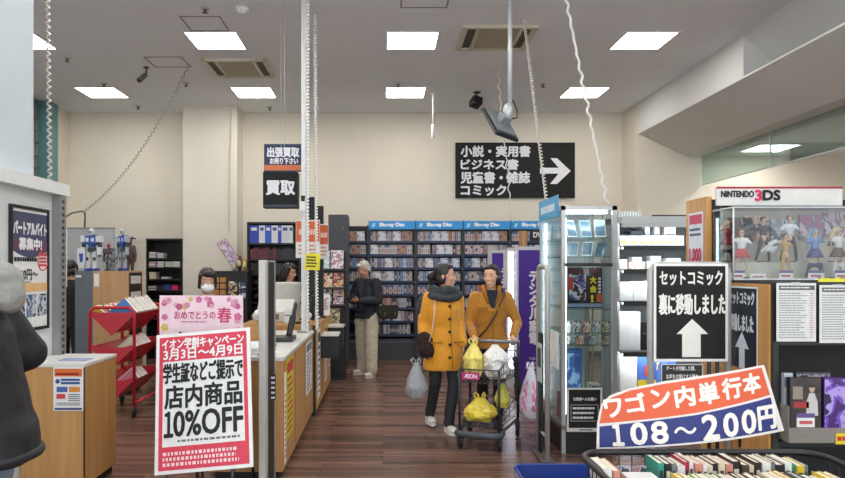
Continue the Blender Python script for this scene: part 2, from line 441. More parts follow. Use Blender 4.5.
MB().tube([(-.04, -.1, -.19), (-.045, -.12, -.2)], .035, M((50, 50, 56), .15), 14).build('lens', c)
c = thing('pull_rod', 'white pull rod with thick grip hanging from the ceiling', 'pull rod', (X(433, 10.6), 10.6, CEIL))
MB().tube([(0, 0, 0), (0, 0, -.012)], .05, WHITE, 14).tube([(0, 0, 0), (0, 0, -.55)], .01, WHITE).build('rod', c)
MB().tube([(0, 0, -.48), (0, 0, -.5), (0, 0, -.68), (0, 0, -.7)], [.014, .028, .028, .016], M((222, 222, 222), .4), 12).build('grip', c)

# hanging monitor on its pole
d = 6.6; t = thing('hanging_monitor', 'flat grey monitor tilted on a white pole hanging from the ceiling', 'monitor', (X(510, d), d, CEIL))
pm = M((198, 202, 206), .35, .2)
MB().tube([(0, 0, 0), (0, 0, -1.2)], .022, pm, 14).tube([(0, 0, 0), (0, 0, -.02)], .08, pm, 18).build('pole', t)
zb = Z(106, d) - CEIL; cx0 = X(483, d) - X(510, d)
e1 = Vector((.098, -.26, -.303)); e2 = Vector((.242, .14, -.051)); nn = e1.cross(e2).normalized()
if nn.y > 0: nn = -nn
R = Matrix((e1.normalized(), e2.normalized(), e1.normalized().cross(e2.normalized()))).transposed()
ctr = Vector((cx0, .09, zb)) + e1 / 2 + e2 / 2
MB().cb(ctr, (e1.length, e2.length, .035), M((30, 31, 33), .35), R).build('bezel', t, None, .005)
MB().cb(ctr + nn * .026, (e1.length * .86, e2.length * .84, .03), M((112, 120, 124), .3), R).build('back_cover', t, None, .01)
MB().cb(ctr - nn * .019, (e1.length * .92, e2.length * .9, .003), M((16, 18, 22), .12), R).build('screen', t)
hm = MB(); hm.cb(ctr + nn * .075, (.1, .1, .08), M((150, 156, 160), .35, .3), R); hm.ell((-.02, .0, -1.22), (.05, .05, .085), M((188, 192, 196), .3, .3))
hm.tube([(0, 0, -1.18), (0, .0, -1.25), ctr + nn * .07], .022, M((120, 124, 128), .35, .4), 10).build('mount', t)
hm = MB(); hm.tube([(.022, 0, -1.1), (.07, .01, -1.2), (.07, .0, -1.28), ctr + nn * .05], .008, BLACK, 6).build('cable', t)

# coiled cables and thin cords
def coil(p0, p1, label, name='coiled_cable', r=.009, amp=.02, pitch=.055, sag=0, m=None, wave=False, group='pale coiled security cables'):
    p0 = Vector(p0); p1 = Vector(p1); L_ = (p1 - p0).length; n = max(8, int(L_ / pitch * 7)); n = min(n, 900)
    t = (p1 - p0).normalized(); a = t.orthogonal().normalized(); bb = t.cross(a); pts = []
    for i in range(n + 1):
        f = i / n; q = f * L_ / pitch * 2 * PI; c = p0.lerp(p1, f); c.z -= sag * 4 * f * (1 - f)
        if wave: c = c + Vector((1, 0, 0)) * amp * math.sin(q) * (0.6 + .4 * math.sin(q * .13))
        else: c = c + (a * math.cos(q) + bb * math.sin(q)) * amp
        pts.append(c - p0)
    o = MB().tube(pts, r, m or M((214, 210, 200), .45), 5).build(name); o.location = p0
    return tag(o, label, 'cable', group)
coil((X(47, 5.5), 5.5, CEIL), (X(50, 5.4), 5.4, 2.2), 'white coiled cable hanging beside the pale pier down to the ledge', amp=.014, r=.008)
coil((X(188, 9.2), 9.2, CEIL), (X(83, 9.3), 9.3, Z(212, 9.3)), 'thin coiled cable slanting from the ceiling to the grey partition', amp=.014, r=.006, pitch=.06, sag=.25, m=M((150, 146, 138), .5))
coil((X(231, 11.35), 11.35, CEIL), (X(229, 11.35), 11.35, 2.2), 'faint cream coiled cable hanging in front of the pale column', amp=.014, pitch=.07, r=.007, m=M((206, 198, 180), .5))
coil((1.57, 7.45, CEIL), (X(547, 6.3), 6.3, 2.16), 'coiled cable slanting from the air conditioner down to the glass showcase', amp=.012, r=.008, pitch=.04)
coil((X(558, 6), 6.0, CEIL), (X(607, 5.9), 5.9, 2.12), 'long wavy cord hanging down to the right corner of the glass showcase', amp=.016, pitch=.13, r=.011, wave=True, m=M((232, 230, 224), .45))
coil((1.57, 9.2, CEIL), (X(512, 8.9), 8.9, Z(222, 8.9)), 'thin wavy cord hanging behind the monitor across the arrow sign', amp=.016, pitch=.16, r=.008, wave=True)
coil((X(315, 7.3), 7.3, CEIL), (X(317, 6.6), 6.6, .95), 'white coiled cable hanging from the ceiling next to the power pole', amp=.011, r=.009, pitch=.032, m=M((236, 236, 234), .4))
coil((X(307.5, 6.62), 6.62, CEIL), (X(307, 6.62), 6.62, .93), 'white coiled cable running down close along the power pole', amp=.012, r=.011, pitch=.034, m=M((236, 236, 234), .4))
for px, w in ((281, 'left'), (284.5, 'right')):
    o = MB().tube([(0, 0, 0), (0, 0, -1.52)], .0022, M((210, 208, 200), .4), 5).build('hanging_wire'); o.location = (X(px, 6.9), 6.9, CEIL)
    tag(o, 'thin %s wire holding up the navy and black hanging signs' % w, 'wire', 'wires of the hanging signs')
t = thing('power_pole', 'white power pole rising from the till counter to the ceiling', 'power pole', (X(303.5, 6.8), 6.8, .905))
MB().cb((0, 0, (CEIL - .905) / 2), (.042, .042, CEIL - .905), M((226, 228, 228), .4)).build('pole', t, None, .006)
MB().cb((0, 0, .01), (.12, .12, .02), GREYP).build('foot', t)
MB().cb((0, -.028, Z(205, 6.8) - .905), (.07, .05, .13), WHITE).cb((0, -.03, Z(199, 6.8) - .905), (.04, .05, .06), BLACK).build('socket_box', t, None, .004)

# ================================================================== SIGNS ON AND BELOW THE BACK WALL
V3_ = lambda *a: Vector(a)
class Sign:
    """flat board facing the entrance, measured in picture units at its own distance d"""
    def __init__(s, name, label, cat, px0, px1, py0, py1, d, m, th=.02, bevel=0, border=None, bw=.012, group=None):
        s.px = (px0 + px1) / 2; s.py = (py0 + py1) / 2; s.k = d / FL; s.d = d
        s.t = thing(name, label, cat, (X(s.px, d), d, Z(s.py, d)), 0, group)
        s.w = (px1 - px0) * s.k; s.h = (py1 - py0) * s.k
        B(-s.w / 2, s.w / 2, 0, th, -s.h / 2, s.h / 2, m, 'board', s.t, bevel)
        if border:
            b = MB(); w, h = s.w / 2, s.h / 2
            b.box(-w, w, -.002, 0, h - bw, h, border).box(-w, w, -.002, 0, -h, -h + bw, border).box(-w, -w + bw, -.002, 0, -h + bw, h - bw, border).box(w - bw, w, -.002, 0, -h + bw, h - bw, border)
            b.build('border', s.t)
    def x(s, px): return (px - s.px) * s.k
    def z(s, py): return -(py - s.py) * s.k
    def L(s, text, px0, px1, py0, py1, roll=0): return (text, s.x((px0 + px1) / 2), s.z((py0 + py1) / 2), (px1 - px0) * s.k, (py1 - py0) * s.k, roll)
    def rect(s, px0, px1, py0, py1, m, name, y=-.0015, bevel=0): return B(s.x(px0), s.x(px1), y, y + .0014, s.z(py1), s.z(py0), m, name, s.t)
    def text(s, lines, m, bold=0, y=-.004, name='lettering'): return letters(s.t, [s.L(*l) for l in lines], m, y, name, bold)
SW = M((232, 232, 236), .5)
g = Sign('arrow_sign', 'wide black wall sign with four lines of white Japanese text and a right arrow', 'sign', 455.5, 575, 142.5, 198, 11.86, M((15, 15, 17), .75), .035)
g.text([('小説・実用書', 461, 530, 146, 156.6), ('ビジネス書', 461, 518, 159.5, 169.6), ('児童書・雑誌', 461, 529.6, 172, 183.2), ('コミック', 461, 506, 185.2, 195.4)], SW, .045)
MB().prism([(g.x(540), g.z(167.8)), (g.x(558.5), g.z(167.8)), (g.x(550.5), g.z(158.2)), (g.x(557), g.z(158.2)), (g.x(570.6), g.z(171)), (g.x(557), g.z(184)), (g.x(550), g.z(184)), (g.x(558.5), g.z(173.6)), (g.x(540), g.z(173.6))], -.004, -.001, SW).build('arrow', g.t)
g = Sign('hanging_sign', 'upper hanging sign, navy with white Japanese text and an orange strip', 'sign', 264, 302.5, 144, 171.5, 6.9, M((28, 44, 82), .45), .02)
g.text([('出張買取', 267.5, 299, 147.5, 157), ('お売り下さい', 270, 298, 158, 164)], SW, .045)
g.rect(264.5, 302, 165, 170.5, M((206, 112, 64), .5), 'orange_strip', -.003)
g = Sign('hanging_sign', 'lower hanging sign, black box lettered with two large white characters', 'sign', 263, 297.5, 171.8, 207.5, 6.9, M((15, 16, 18), .75), .16)
g.text([('買取', 266.5, 294.5, 181, 194.5)], SW, .05)
B(g.x(263.3), g.x(297), -.003, 0, g.z(207.3), g.z(204.6), M((44, 58, 76), .5), 'bottom_strip', g.t)

# ================================================================== DISC SHELVES ALONG THE BACK WALL
shelf_dark = M((58, 60, 66), .5); shelf_in = M((34, 35, 40), .6); blue_strip = M((30, 46, 82), .4)
D0 = 11.4; SD = .34; RZ = [2.018 - .2265 * k for k in range(8)]
def disc_bay(x0, w, label, header, zs=RZ, top=2.37, name='disc_shelf'):
    t = thing(name, label, 'shelf', (x0 + w / 2, D0, 0), 0, 'disc shelves along the back wall'); h = w / 2
    B(-h, -h + .022, 0, SD, 0, top, shelf_dark, 'side_panel', t); B(h - .022, h, 0, SD, 0, top, shelf_dark, 'side_panel', t)
    B(-h + .022, h - .022, SD - .02, SD, .04, top, shelf_in, 'back_panel', t)
    for z in zs:
        s = B(-h + .022, h - .022, .02, SD - .02, z - .022, z, shelf_dark, 'shelf_board', t)
        B(-h + .022, h - .022, .004, .02, z - .03, z + .012, blue_strip, 'price_strip', s)
    B(-h + .022, h - .022, .03, SD - .02, 0, .36, M((66, 70, 78), .5), 'plinth', t, 0)
    B(-h + .022, h - .022, .02, .03, .3, .315, M((110, 112, 118), .4), 'trim_rail', t)
    if header:
        hd = B(-h + .005, h - .005, -.03, .02, top - .145, top - .005, M((38, 150, 222), .4), 'header', t)
        letters(hd, [('Blu-ray Disc', .0, top - .075, .42, .075)], M((236, 246, 252), .4), -.034, 'lettering', .07)
        MB().prism([(-h + .05, top - .11), (-h + .1, top - .11), (-h + .12, top - .045), (-h + .07, top - .045)], -.033, -.03, M((160, 214, 240), .4)).build('emblem', hd)
    return t
bays = [(-.245, .8), (.56, .8), (1.365, .8), (2.17, .8)]
bn = ['leftmost blue-headed bay', 'second blue-headed bay from the left', 'third blue-headed bay from the left', 'fourth blue-headed bay, behind the purple banners']
for (x, w), n in zip(bays, bn): disc_bay(x, w, 'tall dark disc shelf with blue header, the ' + n, True)
disc_bay(-.62, .37, 'narrow dark disc shelf without header left of the blue-headed bays', False, top=2.3, name='corner_shelf')
# discs
dc = [('pale pink', (206, 178, 182)), ('pale grey', (186, 186, 192)), ('dusty rose', (168, 132, 140)), ('dark navy', (48, 54, 84)), ('off-white', (200, 198, 202)), ('brown', (110, 84, 74)), ('sky blue', (108, 152, 196)), ('black', (40, 38, 44)), ('beige', (198, 184, 164)), ('orange', (180, 118, 84)), ('slate', (104, 108, 126)), ('violet', (130, 112, 158))]
row_cast = [[0, 2, 4, 1, 0, 9], [8, 5, 4, 1, 0, 2], [5, 1, 10, 6, 4, 11], [10, 6, 8, 1, 0, 7], [1, 10, 2, 6, 0, 5], [2, 10, 9, 1, 8, 3], [6, 10, 1, 3, 11, 6], [3, 2, 1, 7, 10, 4]]
ordn = ['top', 'second', 'third', 'fourth', 'fifth', 'sixth', 'seventh', 'lowest']
dproto = {}
stuff = MB(); nd = 0; disc_jobs = []
def disc_mesh(ci, th, face):
    k = (ci, round(th, 3), face)
    if k not in dproto:
        nm, c = dc[ci]; b = MB(); cm = M(c, .3, 0, .12, 40)
        if face:
            b.box(-.067, .067, 0, .016, 0, .172, M((190, 196, 204), .3)); b.box(-.064, .064, -.001, 0, .003, .169, art([(222, 224, 230), c, (232, 232, 236), (150, 156, 176)], 18) if ci in (4, 6, 1) else art([c, tuple(int(v * .7 + 50) for v in c), (90, 84, 92)], 20))
        else:
            h = th / 2; b.box(-h, h, 0, .135, 0, .17, cm); b.box(-h, h, -.0008, 0, .125, .17, M(tuple(int(v * .8 + 20) for v in c), .3) if ci % 5 else M((84, 100, 140), .3)); b.box(-h * .5, h * .5, -.001, 0, .04, .1, M((206, 196, 190), .4) if ci in (3, 5, 7, 10) else M(tuple(int(v * .6 + 20) for v in c), .4))
        ob = b.build('disc_case'); me = ob.data; bpy.data.objects.remove(ob); dproto[k] = me
    return dproto[k]
rng = random.Random(3)
bay_names = ['in the narrow shelf left of the blue-headed bays'] + ['in the %s' % n for n in bn]
allb = [(-.62, .37)] + bays
for bi, (bx, bw) in enumerate(allb):
    for ri, z in enumerate(RZ):
        if bi == 0 and ri > 5: continue
        if bi == 4 and ri > 3: continue
        x = bx + .03; e = bx + bw - .03
        while x < e - .02:
            ci = rng.choice(row_cast[ri]) if rng.random() < .75 else rng.randrange(12)
            if rng.random() < (.16 if ri < 4 else .06) and x + .14 < e:
                disc_jobs.append((bi, ri, x + .068, z, rng.choice([4, 4, 6, 1, 9, 0, 4]) if ri < 4 else ci, 0, True)); x += .142
            elif rng.random() < .03: x += rng.uniform(.03, .06)
            else:
                th = rng.choice([.026, .032, .04, .05])
                if x + th > e: break
                disc_jobs.append((bi, ri, x + th / 2, z, ci, th - .003, False)); x += th
# what the counter, the people and the banners leave visible comes first
def seen(j):
    px = 383 + j[2] * FL / D0; py = 269 - (j[3] - EYE) * FL / D0
    if bi == 0: pass
    if px > 540: return 3
    if 416 < px < 466 and py > 262: return 2
    if 466 < px < 523 and py > 262: return 2
    if 345 < px < 388 and py > 262: return 2
    if 490 < px and py > 250: return 2
    return 0
disc_jobs.sort(key=lambda j: (seen(j), j[1]))
for k, (bi, ri, x, z, ci, th, face) in enumerate(disc_jobs):
    if seen((bi, ri, x, z)) == 3: continue
    if nd < 296:
        o = bpy.data.objects.new('disc_case', disc_mesh(ci, th, face)); COL.objects.link(o); o.location = (x, D0 + .025, z + .0005)
        tag(o, '%s disc case %s, %s shelf %s' % (dc[ci][0], 'facing out' if face else 'standing spine out', ordn[ri], bay_names[bi]), 'disc case', 'disc cases on the back wall shelves'); nd += 1
        if len(o['label'].split()) > 16: o['label'] = '%s disc case, %s, %s shelf, %s' % (dc[ci][0], 'facing out' if face else 'spine out', ordn[ri], bay_names[bi][7:])
    else: stuff.box(x - (.066 if face else th / 2), x + (.066 if face else th / 2), D0 + .025, D0 + .16, z + .0005, z + .17, M(dc[ci][1], .3, 0, .12, 40))
if stuff.v:
    o = stuff.build('disc_row'); tag(o, 'further disc cases standing on the lower disc shelves behind people', 'disc cases', None, 'stuff')
o = B(0, .3, 0, .012, 0, .19, BLACK, 'divider_card'); o.location = (X(530, 11.38), 11.385, RZ[0] + .012); tag(o, 'black divider card lettered DVD on the fourth disc bay', 'card')
letters(o, [('DVD', .16, .1, .2, .085)], SW, -.003, 'lettering', .05)
# plain dark end unit left of the discs
t = thing('end_cabinet', 'plain dark grey tall end panel unit left of the disc shelves', 'cabinet', (X(338, 10.7), 10.7, 0))
B(-.155, .155, 0, .6, .08, 2.42, M((72, 75, 82), .5), 'panel', t, .004); B(-.15, .15, .02, .58, 0, .08, BLACK, 'plinth', t)
B(-.002, .002, -.002, 0, .1, 2.4, M((48, 50, 54), .5), 'seam', t); MB().ell((.08, -.004, 2.2), (.012, .006, .012), M((150, 120, 80), .4)).build('lock', t)

# ================================================================== FAR LEFT: BOOKSHELF, PARTITIONS, FIGURE CABINET
def open_shelf(name, label, x0, x1, d, zt, n, dep, m, zs=None):
    w = x1 - x0; t = thing(name, label, 'bookshelf', ((x0 + x1) / 2, d, 0)); h = w / 2
    B(-h, -h + .025, 0, dep, 0, zt, m, 'side_panel', t); B(h - .025, h, 0, dep, 0, zt, m, 'side_panel', t)
    B(-h + .025, h - .025, dep - .015, dep, .03, zt, m, 'back_panel', t); B(-h + .025, h - .025, 0, dep - .015, zt - .03, zt, m, 'top', t)
    for z in (zs or [zt - .03 - (zt - .1) * (k + 1) / n for k in range(n)]): B(-h + .025, h - .025, .01, dep - .015, z - .025, z, m, 'shelf_board', t)
    return t
zs = [Z(y, 11.45) for y in (258, 267, 279, 290, 300, 318)]
open_shelf('bookshelf', 'black bookshelf with small stacks of books against the back wall', X(145.5, 11.45), X(182.5, 11.45), 11.45, Z(238.5, 11.45), 6, .36, M((32, 33, 36), .5), zs)
bk = [('white', (214, 212, 206)), ('pale grey', (176, 176, 180)), ('cream', (206, 196, 170)), ('rose', (190, 136, 150)), ('black', (40, 40, 42)), ('blue', (40, 60, 130)), ('magenta', (206, 40, 110))]
def stack(x, y, z, n, cs, w, dd, h, where, cat='book', grp='books piled on the black bookshelf'):
    for k in range(n):
        ci = cs[k % len(cs)]; o = MB().box(-w / 2, w / 2, 0, dd, 0, h - .0015, M(bk[ci][1], .5, 0, .08)).box(-w / 2 + .004, w / 2 - .004, .003, dd + .001, .003, h - .005, PAPER).build('book')
        o.location = (x + random.uniform(-.006, .006), y, z + .0015 + k * h)
        tag(o, '%s book lying in a flat stack %s' % (bk[ci][0], where), 'book', grp)
S = lambda px: X(px, 11.47)
stack(S(152.5), 11.47, zs[0], 5, [1, 0, 1], .11, .2, .02, 'on the top shelf, left stack'); stack(S(160.5), 11.47, zs[0], 4, [0, 1], .11, .2, .022, 'on the top shelf, right stack')
for px, c, w in ((152.5, [3, 1, 0], 'first'), (160.5, [0, 1], 'second'), (168.6, [1, 0], 'third'), (176.4, [0, 2], 'fourth')): stack(S(px), 11.47, zs[1], 5, c, .12, .2, .019, 'on the second shelf, %s stack' % w)
stack(S(152.5), 11.47, zs[2], 5, [2], .11, .2, .024, 'on the third shelf at its left end'); stack(S(165), 11.47, zs[2], 2, [0], .12, .2, .018, 'on the third shelf near the middle')
stack(S(152), 11.47, zs[3], 4, [0, 4], .13, .2, .02, 'on the fourth shelf at the left'); stack(S(159.2), 11.47, zs[3], 3, [4], .1, .2, .022, 'on the fourth shelf beside white books')
stack(S(166.6), 11.47, zs[3], 4, [5], .11, .2, .022, 'on the fourth shelf beside magenta books'); stack(S(174.5), 11.47, zs[3], 4, [6], .12, .2, .02, 'on the fourth shelf at the right')
t = thing('partition', 'grey office partition behind the toy figures', 'partition', (X(87, 9.6), 9.6, 0))
B(-.38, .38, 0, .05, .05, Z(229, 9.6), M((176, 180, 180), .7), 'panel', t, .004); MB().box(-.385, .385, -.005, .055, Z(229, 9.6), Z(229, 9.6) + .02, M((130, 132, 134), .5)).build('cap_rail', t); B(-.3, .3, -.1, .15, 0, .05, GREYP, 'foot', t)
t = thing('partition', 'cream partition board between the toy figures and the black bookshelf', 'partition', (X(128, 10.4), 10.4, 0))
B(-.27, .27, 0, .04, .05, Z(239.5, 10.4), M((206, 198, 184), .7), 'panel', t, .004); B(-.22, .22, -.1, .12, 0, .05, GREYP, 'foot', t)
ob = MB().tube([(-.08, 0, 0), (0, 0, .012), (.08, 0, .0), (.15, 0, .02), (.3, 0, .0)], .012, BLACK, 6).build('cable'); ob.location = (X(116, 10.4), 10.42, Z(239.5, 10.4) + .013); tag(ob, 'black cable draped along the top of the cream partition', 'cable')
ob = MB().tube([(X(62, 9.5), 9.5, Z(219, 9.5)), (X(72, 9.45), 9.45, Z(213, 9.45)), (X(82, 9.4), 9.4, Z(211, 9.4)), (X(83.5, 9.5), 9.55, Z(213, 9.5)), (X(84, 9.6), 9.62, Z(229, 9.6))], .012, M((120, 116, 110), .5), 6).build('cable'); tag(ob, 'grey cable bent over the top of the grey partition', 'cable')
t = thing('banner', 'narrow white vertical banner with red characters beside the left partition wall', 'banner', (-2.98, 6.12, 0))
rt = bpy.data.objects.new
B(-.01, .0, 0, .2, 1.38, 1.94, WHITE, 'cloth', t); MB().tube([(-.02, .05, 0), (-.02, .05, 1.96)], .01, GREYP).tube([(-.02, .05, 0), (-.02, .05, .02)], .12, GREYP, 16).build('stand', t)
rm = M((204, 44, 52), .5)
MB().box(0, .003, .03, .17, 1.76, 1.79, rm).box(0, .003, .03, .17, 1.84, 1.87, rm).box(0, .003, .08, .11, 1.7, 1.9, rm).box(0, .003, .03, .06, 1.7, 1.87, rm).box(0, .003, .03, .17, 1.5, 1.53, rm).box(0, .003, .03, .17, 1.59, 1.62, rm).box(0, .003, .12, .15, 1.43, 1.66, rm).build('lettering', t)
d = 8.25; x0 = X(75, d); x1 = X(128, d); zt = Z(271, d)
t = thing('display_cabinet', 'cabinet with grey and tan panels carrying toy figures', 'cabinet', ((x0 + x1) / 2, d, 0)); h = (x1 - x0) / 2; xm = X(93, d) - (x0 + x1) / 2
B(-h, xm, 0, .5, .05, zt, M((100, 110, 116), .5), 'grey_panel', t); B(xm, h, 0, .5, .05, zt, wood((190, 146, 98), (204, 160, 112)), 'tan_panel', t)
B(-h + .02, h - .02, .02, .48, 0, .05, BLACK, 'plinth', t); B(xm + .015, xm + .075, -.002, 0, zt - .19, zt - .03, PAPER, 'paper_note', t); B(-h + .01, -h + .08, -.004, 0, zt - .08, zt - .05, WHITE, 'tag', t)
B(h, h + .004, .04, .46, .4, zt - .02, BLACK, 'side_board', t)
bb = MB()
for k in range(3): bb.box(h + .004, h + .006, .08, .42, zt - .16 - k * .2, zt - .06 - k * .2, M((200, 200, 200), .5))
bb.build('side_notes', t)

def robot(name, label, px0, px1, py0, d, main, acc, dark, shield=False, helm=None, group=None):
    w = (px1 - px0) * d / FL; H = zt - .0 and (Z(py0, d) - zt); t = thing(name, label, 'toy figure', (X((px0 + px1) / 2, d), d, zt + .001), 0, group); s = H; t.scale = (w / (.76 * H), 1, 1)
    A = M(main, .3); C2 = M(acc, .3); K = M(dark, .35); hw = w / 2
    for q in (-1, 1):
        lg = MB().cb((q * .13 * s, .0, .03 * s), (.13 * s, .24 * s, .06 * s), C2).cb((q * .12 * s, .01, .17 * s), (.12 * s, .14 * s, .22 * s), A).cb((q * .1 * s, .0, .37 * s), (.1 * s, .11 * s, .18 * s), A).cb((q * .12 * s, -.06 * s, .28 * s), (.07 * s, .05 * s, .08 * s), K)
        lg.build('leg', t, None, .004)
        ar = MB().cb((q * .26 * s, 0, .74 * s), (.16 * s, .2 * s, .15 * s), A).cb((q * .28 * s, 0, .6 * s), (.09 * s, .1 * s, .16 * s), K).cb((q * .29 * s, -.03 * s, .46 * s), (.12 * s, .13 * s, .18 * s), A).cb((q * .29 * s, -.04 * s, .36 * s), (.07 * s, .08 * s, .06 * s), K)
        ar.build('arm', t, None, .004)
    MB().cb((0, 0, .49 * s), (.22 * s, .15 * s, .1 * s), K).cb((0, 0, .57 * s), (.18 * s, .14 * s, .1 * s), C2).cb((0, -.01 * s, .71 * s), (.36 * s, .22 * s, .2 * s), C2).cb((-.09 * s, -.12 * s, .72 * s), (.1 * s, .03 * s, .09 * s), A).cb((.09 * s, -.12 * s, .72 * s), (.1 * s, .03 * s, .09 * s), A).build('torso', t, None, .004)
    MB().cb((0, 0, .84 * s), (.06 * s, .06 * s, .06 * s), K).ell((0, -.01 * s, .91 * s), (.085 * s, .1 * s, .09 * s), M(helm, .3) if helm else A).cb((0, -.1 * s, .9 * s), (.1 * s, .03 * s, .03 * s), K).build('head', t)
    if shield: MB().prism([(-.36 * s, .06 * s), (-.2 * s, .06 * s), (-.14 * s, .3 * s), (-.16 * s, .52 * s), (-.4 * s, .52 * s), (-.42 * s, .3 * s)], -.16 * s, -.13 * s, A).prism([(-.3 * s, .2 * s), (-.22 * s, .2 * s), (-.2 * s, .4 * s), (-.34 * s, .4 * s)], -.17 * s, -.16 * s, C2).build('shield', t)
    MB().cb((0, .13 * s, .72 * s), (.26 * s, .1 * s, .24 * s), K).build('backpack', t)
    return t
robot('toy_robot', 'large white and blue toy robot with shield on the cabinet', 81, 103, 228, 8.32, (226, 228, 232), (40, 84, 168), (54, 56, 62), True)
robot('toy_robot', 'small red-helmed grey toy robot beside the large white one', 103, 114.5, 243.5, 8.38, (94, 96, 100), (84, 50, 56), (40, 40, 44), False, (200, 44, 54))
robot('toy_robot', 'tall silver and blue toy robot on the cabinet', 116.5, 129, 228, 8.46, (176, 186, 200), (34, 66, 156), (70, 74, 84))
t = thing('toy_creature', 'dark brown standing toy creature at the right end of the cabinet', 'toy figure', (X(126.5, 8.62) + .03, 8.66, zt + .004))
m_ = M((84, 68, 62), .5)
q = MB(); q.limb([(-.03, 0, .015), (-.028, .01, .12), (-.02, 0, .2)], [.022, .026, .036], m_).limb([(.03, 0, .015), (.028, .01, .12), (.02, 0, .2)], [.022, .026, .036], m_).limb([(0, 0, .18), (0, -.01, .29)], [.05, .055], m_).limb([(-.05, 0, .3), (-.075, -.01, .2), (-.07, -.03, .12)], [.026, .02, .016], m_).limb([(.05, 0, .3), (.075, -.01, .2), (.07, -.03, .12)], [.026, .02, .016], m_)
blob(q, 'body', t, .007); MB().ell((0, -.02, .37), (.034, .042, .042), m_).ell((0, -.055, .36), (.02, .022, .016), m_).build('head', t)
MB().cap((-.02, 0, .4), .012, (-.035, .01, .45), .003, M((60, 50, 48), .5)).build('horn', t); MB().cap((.02, 0, .4), .012, (.035, .01, .45), .003, M((60, 50, 48), .5)).build('horn', t)
robot('toy_robot', 'tiny silver toy robot standing between the bigger figures', 109, 118, 251, 8.26, (150, 154, 160), (120, 124, 132), (70, 70, 76))

# ================================================================== SHELVES BEHIND THE TILLS
d = 10.8
zs2 = [Z(y, d) for y in (243, 259, 274, 288, 302, 316, 330)]
open_shelf('stock_shelf', 'black stock shelf behind the tills with blue and white box files on top', X(247, d), X(300, d), d, Z(222, d), 7, .4, M((30, 31, 34), .5), zs2)
fc = [('blue', (36, 70, 176)), ('white', (226, 228, 234)), ('blue', (52, 96, 200)), ('white', (232, 232, 236)), ('blue', (40, 84, 190)), ('white', (220, 224, 232)), ('white', (238, 238, 240))]
xs = [(248.9, 258.5), (258.7, 264.5), (264.7, 271), (271.2, 277.5), (277.7, 281), (281.2, 288.5), (288.7, 292.5)]
od = ['first', 'second', 'third', 'fourth', 'fifth', 'sixth', 'seventh', 'eighth', 'ninth', 'tenth']
for k, ((a, b_), (n, c)) in enumerate(zip(xs, fc)):
    w = (b_ - a) * d / FL; o = MB().box(0, w, 0, .26, 0, .285, M(c, .4)).box(w * .2, w * .8, -.002, 0, .2, .25, M((240, 240, 240), .5) if n == 'blue' else M((70, 90, 150), .5)).build('box_file'); o.location = (X(a, d), d + .03, zs2[0] + .0015); tag(o, '%s box file, %s from the left on the top stock shelf' % (n, od[k]), 'box file', 'box files on the stock shelf')
for r, (z, cs) in enumerate(((zs2[1], [(86, 26, 34), (110, 30, 40), (70, 24, 30)]), (zs2[2], [(50, 50, 54), (40, 40, 44)]))):
    px = 249.2; k = 0
    while px < 294:
        w = random.uniform(2.4, 4.2)
        if r == 0 and px > 275: cs = [(44, 44, 48), (34, 34, 36)]
        c = random.choice(cs); o = MB().box(0, w * d / FL * .95, 0, .22, 0, random.uniform(.15, .19), M(c, .4)).build('binder'); o.location = (X(px, d), d + .05, z + .0015)
        tag(o, '%s binder, number %d from the left on the %s stock shelf' % ('dark red' if c[0] > 60 else 'black', k + 1, ('second', 'third')[r]), 'binder', 'binders on the stock shelf'); px += w; k += 1
for r in range(3, 7):
    for k in range(4):
        o = MB(); o.ell((0, 0, .085), (.087, .15, .082), M((40, 40, 44), .28, 0, .2, 30), 16); o.ell((.02, -.1, .09), (.05, .05, .05), M((46, 46, 50), .28)); ob = o.build('bag_roll'); ob.location = (X(254.6 + k * 12.6, d), d + .2, zs2[r] + .004)
        tag(ob, 'black plastic bag roll, %s from the left on the %s stock shelf' % (od[k], ['', '', '', 'fourth', 'fifth', 'sixth', 'lowest'][r]), 'bag roll', 'black rolls on the stock shelf')
# wooden rack and picture board
d = 10.3
t = thing('side_rack', 'dark counter rack with wooden pigeonholes left of the stock shelf', 'rack', (X(229, d), d, 0)); w = .28
B(-w, w, 0, .35, 0, Z(273, d), M((34, 32, 32), .5), 'body', t); B(-w - .02, w + .02, -.02, .37, Z(273, d), Z(271, d), BLACK, 'top', t)
wd_ = wood((176, 122, 58), (200, 146, 76)); q = MB()
for i in range(4):
    for j in range(2): q.box(-.24 + j * .11, -.15 + j * .11, -.03, 0, 1.06 + i * .095, 1.135 + i * .095, wd_)
q.build('pigeonholes', t); MB().box(.0, .13, -.03, 0, 1.07, 1.36, art([(40, 40, 44), (210, 180, 140), (90, 70, 60), (230, 220, 200)], 9)).build('picture_panel', t); MB().box(.16, .26, -.03, 0, 1.1, 1.34, art([(60, 80, 110), (30, 30, 36), (200, 210, 220)], 9)).build('picture_panel', t)
t = thing('picture_board', 'leaning board with pale purple picture on the dark rack', 'board', (X(226, d), d + .26, Z(271, d)))
R = rotm(0, -.58, .12); c0 = V3_(-.0, 0, .262)
MB().cb(c0, (.17, .014, .5), M((170, 120, 70), .5), R).build('backing', t); MB().cb(c0 + R @ V3_(0, -.008, 0), (.15, .002, .48), art([(190, 180, 214), (226, 214, 226), (150, 140, 180), (214, 150, 150)], 14), R).build('picture', t)
for k, (px, c, n, hh) in enumerate(((238.2, (70, 50, 40), 'brown', .24), (243.2, (186, 140, 60), 'golden', .2), (233, (150, 150, 160), 'grey', .15))):
    o = MB().tube([(0, 0, 0), (0, 0, hh * .7), (0, 0, hh * .85), (0, 0, hh)], [.03, .034, .026, .016], M(c, .4), 12).ell((0, -.04, hh * .5), (.025, .01, .05), M((220, 200, 150), .5)).build('figurine'); o.location = (X(px, d), d + .12, Z(271, d)); tag(o, '%s ornament standing on the dark rack beside the leaning picture' % n, 'ornament')

